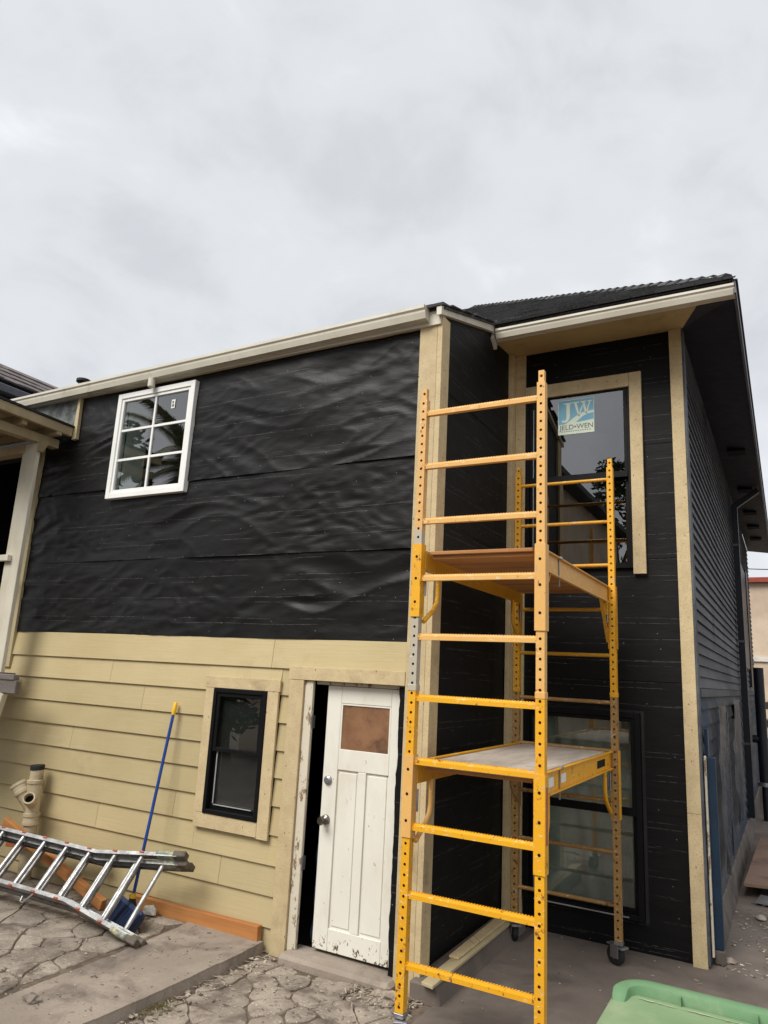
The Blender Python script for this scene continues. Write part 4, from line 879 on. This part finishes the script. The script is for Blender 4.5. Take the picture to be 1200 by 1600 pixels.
for k, z in enumerate((6.5, 6.9)):
    mb = MB(); mb.tube([Vector((-3 + 12 * t / 10, 34, z + .25 * ((t - 5) / 5) ** 2)) for t in range(11)], .02, 5)
    tag(obj('power_line', mb, 'rubber', None, 0, True), ('lower' if k == 0 else 'upper') + ' overhead cable in the gap at the right edge', 'cable')

# ------------------------------------------------------------------ green bin
bn = thing('wheeled_bin', 'green wheeled refuse bin with dusty lid in the bottom right foreground', 'bin')
x0, x1, y0, y1 = -.545, .045, 1.92, 2.66
def rrect(x0, x1, y0, y1, r, n=6):
    p = []
    for cx, cy, a in ((x1 - r, y1 - r, 0), (x0 + r, y1 - r, 90), (x0 + r, y0 + r, 180), (x1 - r, y0 + r, 270)):
        for k in range(n + 1): t = R(a + 90 * k / n); p.append((cx + r * math.cos(t), cy + r * math.sin(t)))
    return p
def loft(rings):
    mb = MB(); n = len(rings[0][0])
    for pts, z in rings: mb.v += [(x, y, z(x, y) if callable(z) else z) for x, y in pts]
    for a in range(len(rings) - 1):
        for i in range(n): j = (i + 1) % n; mb.f.append((a * n + i, a * n + j, a * n + n + j, a * n + n + i))
    mb.f.append(tuple(range(n))[::-1]); b = (len(rings) - 1) * n; mb.f.append(tuple(b + i for i in range(n))); return mb
obj('body', loft([(rrect(x0 + .09, x1 - .09, y0 + .14, y1 - .10, .05), .02), (rrect(x0 + .03, x1 - .03, y0 + .04, y1 - .05, .06), .88), (rrect(x0 + .02, x1 - .02, y0 + .02, y1 - .04, .06), .90), (rrect(x0 + .02, x1 - .02, y0 + .02, y1 - .04, .06), .945)]), 'bin_green', bn, 0, True)
obj('lid', loft([(rrect(x0, x1, y0, y1 - .03, .05), .946), (rrect(x0 - .002, x1 + .002, y0, y1 - .03, .05), .965), (rrect(x0 + .008, x1 - .008, y0 + .01, y1 - .035, .05), .972), (rrect(x0 + .03, x1 - .03, y0 + .03, y1 - .05, .05), .973), (rrect(x0 + .05, x1 - .05, y0 + .06, y1 - .07, .05), .972), (rrect(x0 + .2, x1 - .2, y0 + .2, y1 - .2, .05), .985)]), 'bin_dusty', bn, 0, True)
lip = [(x0 + .026, y1 - .12, .968), (x0 + .026, y1 - .10, .978)]
for k in range(9): t = R(180 - 90 * k / 8); lip.append((x0 + .026 + .075 + .075 * math.cos(t), y1 - .075 + .075 * math.sin(t), .988 + .004 * k / 8))
lip += [(2 * (x0 + x1) / 2 - px_, py_, pz_) for px_, py_, pz_ in reversed(lip)]
prof = [(.024, -.034), (.027, -.006), (.024, .006), (.015, .012), (-.010, .012), (-.019, .007), (-.023, -.004), (-.027, -.034)]
mb = MB(); ctr = Vector(((x0 + x1) / 2, y0, 0)); npf = len(prof)
for i, p in enumerate(lip):
    d = (Vector(lip[min(i + 1, len(lip) - 1)]) - Vector(lip[max(i - 1, 0)])); d.z = 0; d.normalize(); nrm = Vector((-d.y, d.x, 0)) * (1 if d.x >= 0 else 1)
    if nrm.dot(Vector(p) - ctr) < 0: nrm = -nrm
    k = (.35, .8)[min(i, len(lip) - 1 - i)] if min(i, len(lip) - 1 - i) < 2 else 1
    mb.v += [tuple(Vector(p) + nrm * (a_ * (.6 + .4 * k)) + Vector((0, 0, b_ * k if b_ > 0 else b_))) for a_, b_ in prof]
for i in range(len(lip) - 1):
    for j in range(npf): q_ = (j + 1) % npf; mb.f.append((i * npf + j, i * npf + q_, (i + 1) * npf + q_, (i + 1) * npf + j))
mb.f.append(tuple(range(npf))); mb.f.append(tuple((len(lip) - 1) * npf + j for j in range(npf)))
obj('lid_lip', mb, 'bin_green', bn, 0, True)
mb = MB(); nn = 60
for k in range(nn + 1):
    xx = x0 + .075 + (x1 - x0 - .15) * k / nn; w_e = .004 + .012 * noise.noise(Vector((xx * 22, 1, 0))) + .008 * noise.noise(Vector((xx * 80, 4, 0)))
    mb.v += [(xx, y1 - .062 + .004 * noise.noise(Vector((xx * 12, 7, 0))), .9752), (xx, y1 - .062 - max(.0005, w_e), .9752)]
for k in range(nn): mb.f.append((2 * k, 2 * k + 1, 2 * k + 3, 2 * k + 2))
obj('dust_line', mb, 'pale_dust', bn)
for xx in (x0 + .19, x0 + .40): B('rib', xx, xx + .006, y1 - .045, y1 - .005, .968, .996, 'bin_green', bn)
for xx in (x0 + .06, x1 - .10): obj('wheel', MB().tube([(xx, y1 - .08, .10), (xx + .04, y1 - .08, .10)], .10, 20), 'rubber', bn, 0, True)

# ------------------------------------------------------------------ small debris, weeds, chunks
def chunk(name, c, s, mat, label, seed):
    rg = random.Random(seed); bm = bmesh.new(); bmesh.ops.create_icosphere(bm, subdivisions=2, radius=1)
    for v in bm.verts:
        k = 1 + .5 * noise.noise(v.co * 1.5 + Vector((seed, 0, 0))); v.co = Vector((v.co.x * s[0] * k + c[0], v.co.y * s[1] * k + c[1], max(v.co.z, -.6) * s[2] * k + c[2]))
    me = bpy.data.meshes.new(name); bm.to_mesh(me); bm.free(); tag(obj(name, me, mat), label, 'rubble', 'broken pieces on the paving')
chunk('rubble_piece', (-4.30, 4.36, .095), (.07, .035, .035), 'white_peel', 'pale broken piece beside the broom head', 3)
chunk('rubble_piece', (-3.75, 2.99, .078), (.05, .035, .022), 'stone', 'small pale stone chip at the lower left corner', 5)
chunk('rubble_piece', (-2.20, 4.30, .02), (.07, .05, .035), 'stone', 'larger stone lump by the scaffold foot and door', 7)
chunk('rubble_piece', (-2.10, 4.22, .015), (.05, .06, .03), 'stone', 'stone lump on the paving against the kerb end', 9)
chunk('rubble_piece', (-2.31, 4.33, .01), (.035, .035, .025), 'stone', 'white lump at the right door corner', 11)
chunk('rubble_piece', (-.50, 6.32, .01), (.045, .05, .02), 'stone', 'crumbled paint at the foot of the blue corner post', 13)
chunk('rubble_piece', (-.34, 7.6, .015), (.04, .06, .02), 'stone', 'pale scrap near the brown panel', 15)
def scatter(name, zones, seed, label, mat):
    rg = random.Random(seed); mb = MB()
    for (xa, xb, ya, yb, z, n, big) in zones:
        for _ in range(n):
            x, y = rg.uniform(xa, xb), rg.uniform(ya, yb)
            if noise.noise(Vector((x * 3, y * 3, seed))) < rg.uniform(-.5, .35): continue
            t = rg.uniform(0, math.pi)
            if rg.random() < .45:
                l, w = rg.uniform(.02, .07) * big, rg.uniform(.0012, .003); d = Vector((math.cos(t), math.sin(t), rg.uniform(-.1, .2))); c = Vector((x, y, z + .005)); mb.bar(c - d * l / 2, c + d * l / 2, w * 2, w)
            else:
                s = rg.uniform(.004, .013) * big; mb.hull8([(x + s * a + rg.uniform(-.3, .3) * s, y + s * b + rg.uniform(-.3, .3) * s, z + (0 if q < 4 else s * rg.uniform(.2, .8))) for q, (a, b) in enumerate(((-1, -.7), (1, -.6), (.9, .8), (-.8, .7), (-.8, -.5), (.7, -.5), (.7, .6), (-.6, .5)))])
    o = stuff(obj(name, mb, mat)); o['label'] = label; o['category'] = 'debris'
scatter('debris', [(-5.6, -4.0, 2.7, 4.45, .060, 600, .6), (-4.0, -3.3, 2.6, 4.4, .063, 300, .45), (-3.25, -2.0, 3.0, 4.4, .003, 800, .6), (-3.3, -3.15, 3.0, 4.45, .0, 160, 1.2), (-2.5, -2.05, 4.15, 4.42, .006, 420, .9), (-4.7, -4.2, 4.2, 4.46, .05, 160, 1.2), (-1.9, .6, 4.4, 9, .004, 420, .5), (-.54, -.2, 6.1, 8.2, .006, 300, .8)], 5, 'loose chips, straw and crumbs littering the ground', 'debris_mix')
rg = random.Random(12); mb = MB()
for cx, cy, z, n in ((-3.26, 3.43, .0, 130), (-3.80, 2.98, .05, 40), (-2.25, 4.36, .0, 70), (-4.15, 3.2, .05, 40)):
    for _ in range(n):
        x, y = rg.gauss(cx, .05), rg.gauss(cy, .06); t = rg.uniform(0, 6.28); l = rg.uniform(.03, .09)
        p = Vector((x, y, z)); d = Vector((math.cos(t) * .8, math.sin(t) * .8, .35)); mb.tube([p, p + d * l * .5, p + d * l + Vector((0, 0, -l * .3))], [.0016, .0013, .0006], 3, False)
w_ = stuff(obj('weeds', mb, 'dry_grass')); w_['label'] = 'dry weeds growing in the paving cracks'; w_['category'] = 'weeds'

# ------------------------------------------------------------------ what the windows reflect: the yard behind the viewer
def leafy_tree(name, loc, top, rad, n, label, seed, mat='leaf', slim=1.0, low=.35):
    rg = random.Random(seed); t = thing(name, label, 'tree', 'trees behind the viewer'); tr = MB(); x, y = loc
    tr.tube([(x, y, -.05), (x + .1, y, top * .35), (x, y + .1, top * .7)], [.28 * slim + .06, .2 * slim + .05, .08], 10)
    for k in range(6):
        a = k * 1.05; tr.tube([(x, y, top * (.35 + .04 * k)), (x + math.cos(a) * rad * .6, y + math.sin(a) * rad * .6, top * (.55 + .05 * k))], [.08, .03], 6)
    obj('trunk', tr, 'bark', t, 0, True); mb = MB(); cl = []
    for _ in range(34):
        a, h = rg.uniform(0, 6.28), rg.uniform(low, .93); rr = rad * math.sqrt(rg.random()) * math.sin(math.pi * min(1, max(.15, (h - low + .12) / (1.08 - low)))) ; cl.append((x + rr * math.cos(a), y + rr * math.sin(a), top * h, rg.uniform(.25, .42) * rad))
    for _ in range(n):
        cx, cy, cz, cr = rg.choice(cl); v = Vector((rg.gauss(0, 1), rg.gauss(0, 1), rg.gauss(0, .8))).normalized() * cr * rg.random() ** .4; p = Vector((cx, cy, cz)) + v
        d = Vector((rg.gauss(0, 1), rg.gauss(0, 1), rg.gauss(0, .6))).normalized(); s = d.orthogonal().normalized(); L_ = rg.uniform(.09, .17)
        mb.poly([p - d * L_, p + s * L_ * .45, p + d * L_, p - s * L_ * .45])
    obj('crown', mb, mat, t)
leafy_tree('yard_tree', (-15.6, -4.1), 8.7, 1.0, 1500, 'slim dark tree mirrored in the white window', 4, slim=.6, low=.2)
leafy_tree('yard_tree', (-5.3, -14.8), 10.4, 2.4, 4500, 'round dark tree mirrored in the upper bay window', 9)
leafy_tree('yard_tree', (-10.2, -2.6), 4.6, 1.5, 2500, 'bushy tree mirrored in the small black window', 14, low=.1)
pt = thing('palm_tree', 'palm with drooping fronds mirrored in the white window', 'tree')
obj('trunk', MB().tube([(-14.0, -5.2, -.05), (-14.05, -5.2, 4), (-14.0, -5.15, 7.3)], [.3, .24, .22], 12), 'bark', pt, 0, True)
rg = random.Random(8)
for k in range(15):
    mb = MB(); a = k * 2.399; el = rg.uniform(-.2, 1.1); c = Vector((-14.0, -5.15, 7.3)); prev = None; p = c.copy(); d = Vector((math.cos(a) * math.cos(el), math.sin(a) * math.cos(el), math.sin(el))); pts = [p.copy()]
    for s in range(9): d = (d + Vector((0, 0, -.13))).normalized(); p = p + d * .27; pts.append(p.copy())
    mb.tube(pts, [.03 - .0025 * i for i in range(10)], 5)
    for i in range(1, 10):
        dd = (pts[i] - pts[i - 1]).normalized(); sd_ = dd.cross(Vector((0, 0, 1))).normalized()
        for s in (-1, 1):
            for q_ in range(4):
                o = pts[i - 1] + (pts[i] - pts[i - 1]) * q_ / 4; e_ = o + (sd_ * s * .8 + dd * .6 + Vector((0, 0, -.35))).normalized() * .8 * (1 - i * .06); mb.poly([o, o + dd * .11, e_])
    obj('frond', mb, 'palm_leaf', pt)
yh = thing('yard_building', 'tan building with dark eaves mirrored in the upper bay window', 'building')
B('wall', -11.5, -4.9, -13, -5.0, -.02, 6.9, 'far_wall', yh)
obj('roof', MB().hull8([(-12, -13.5, 6.9), (-4.5, -13.5, 6.9), (-4.5, -4.5, 6.9), (-12, -4.5, 6.9), (-12, -13.5, 7.05), (-4.5, -13.5, 7.05), (-4.5, -4.5, 7.05), (-12, -4.5, 7.05)]).prism([(-12, 7.05), (-4.5, 7.05), (-8.25, 8.4)], (0, -13.5, 0), (1, 0, 0), (0, 0, 1), (0, 9, 0)), 'shingle', yh)

# ------------------------------------------------------------------ sticker on the bay window
stk = B('window_sticker', -1.684, -1.362, 6.0990, 6.1005, 4.085, 4.412, 'sticker_cream', None)
tag(stk, 'square blue and cream sticker with large initials on the upper bay window', 'sticker')
SX, SZ, SW_, SH = -1.684, 4.085, .322, .327
def sp(pts, mat, name, y=6.0982):
    mb = MB(); mb.prism([(SX + a * SW_, SZ + b * SH) for a, b in pts], (0, y, 0), (1, 0, 0), (0, 0, 1), (0, .0006, 0)); return obj(name, mb, mat, stk)
sw_top = [(.20, .305), (.34, .40), (.50, .51), (.66, .585), (.82, .615), (.985, .625)]; sw_bot = [(.985, .56), (.82, .535), (.70, .49), (.60, .41), (.50, .315)]
sp([(.015, .985), (.015, .30), (.20, .305)] + [(a, b) for a, b in sw_top] + [(.985, .985)], 'sticker_blue', 'blue_field')
sp([(.50, .33), (.60, .41), (.70, .49), (.82, .535), (.985, .56), (.985, .37), (.75, .345)], 'sticker_blue', 'blue_field')
def L2(pts): sp(pts, 'sticker_cream', 'initial', 6.0974)
L2([(.16, .91), (.16, .885), (.235, .875), (.235, .47), (.215, .415), (.17, .40), (.13, .425), (.10, .41), (.12, .365), (.19, .345), (.27, .37), (.325, .45), (.335, .52), (.335, .875), (.41, .885), (.41, .91)])
L2([(.40, .915), (.40, .89), (.455, .88), (.565, .50), (.60, .50), (.575, .62), (.525, .875), (.60, .89), (.60, .915)])
L2([(.565, .50), (.60, .50), (.705, .80), (.69, .86)]); L2([(.63, .915), (.63, .89), (.67, .88), (.765, .55), (.80, .55), (.745, .88), (.79, .89), (.79, .915)])
L2([(.765, .55), (.80, .55), (.905, .875), (.95, .89), (.95, .915), (.82, .915), (.82, .89), (.868, .875)])
cu = bpy.data.curves.new('lettering', 'FONT'); cu.body = 'JELD\u2022WEN'; cu.size = .064; cu.space_character = .98
to = bpy.data.objects.new('lettering_source', cu); COL.objects.link(to); bpy.context.view_layer.update()
me = bpy.data.meshes.new_from_object(to.evaluated_get(bpy.context.evaluated_depsgraph_get())); bpy.data.objects.remove(to); me.materials.clear()
xs = [v.co.x for v in me.vertices]; kx = .93 * SW_ / (max(xs) - min(xs))
for v in me.vertices: v.co = Vector((SX + .035 * SW_ + (v.co.x - min(xs)) * kx, 6.0972, SZ + .135 * SH + v.co.y))
obj('lettering', me, 'sticker_ink', stk)
mb = MB()
for k in range(13): mb.box(SX + .10 * SW_ + k * .0205, SX + .10 * SW_ + k * .0205 + .012, 6.0975, 6.0982, SZ + .075 * SH, SZ + .095 * SH)
obj('small_print', mb, 'sticker_ink', stk)
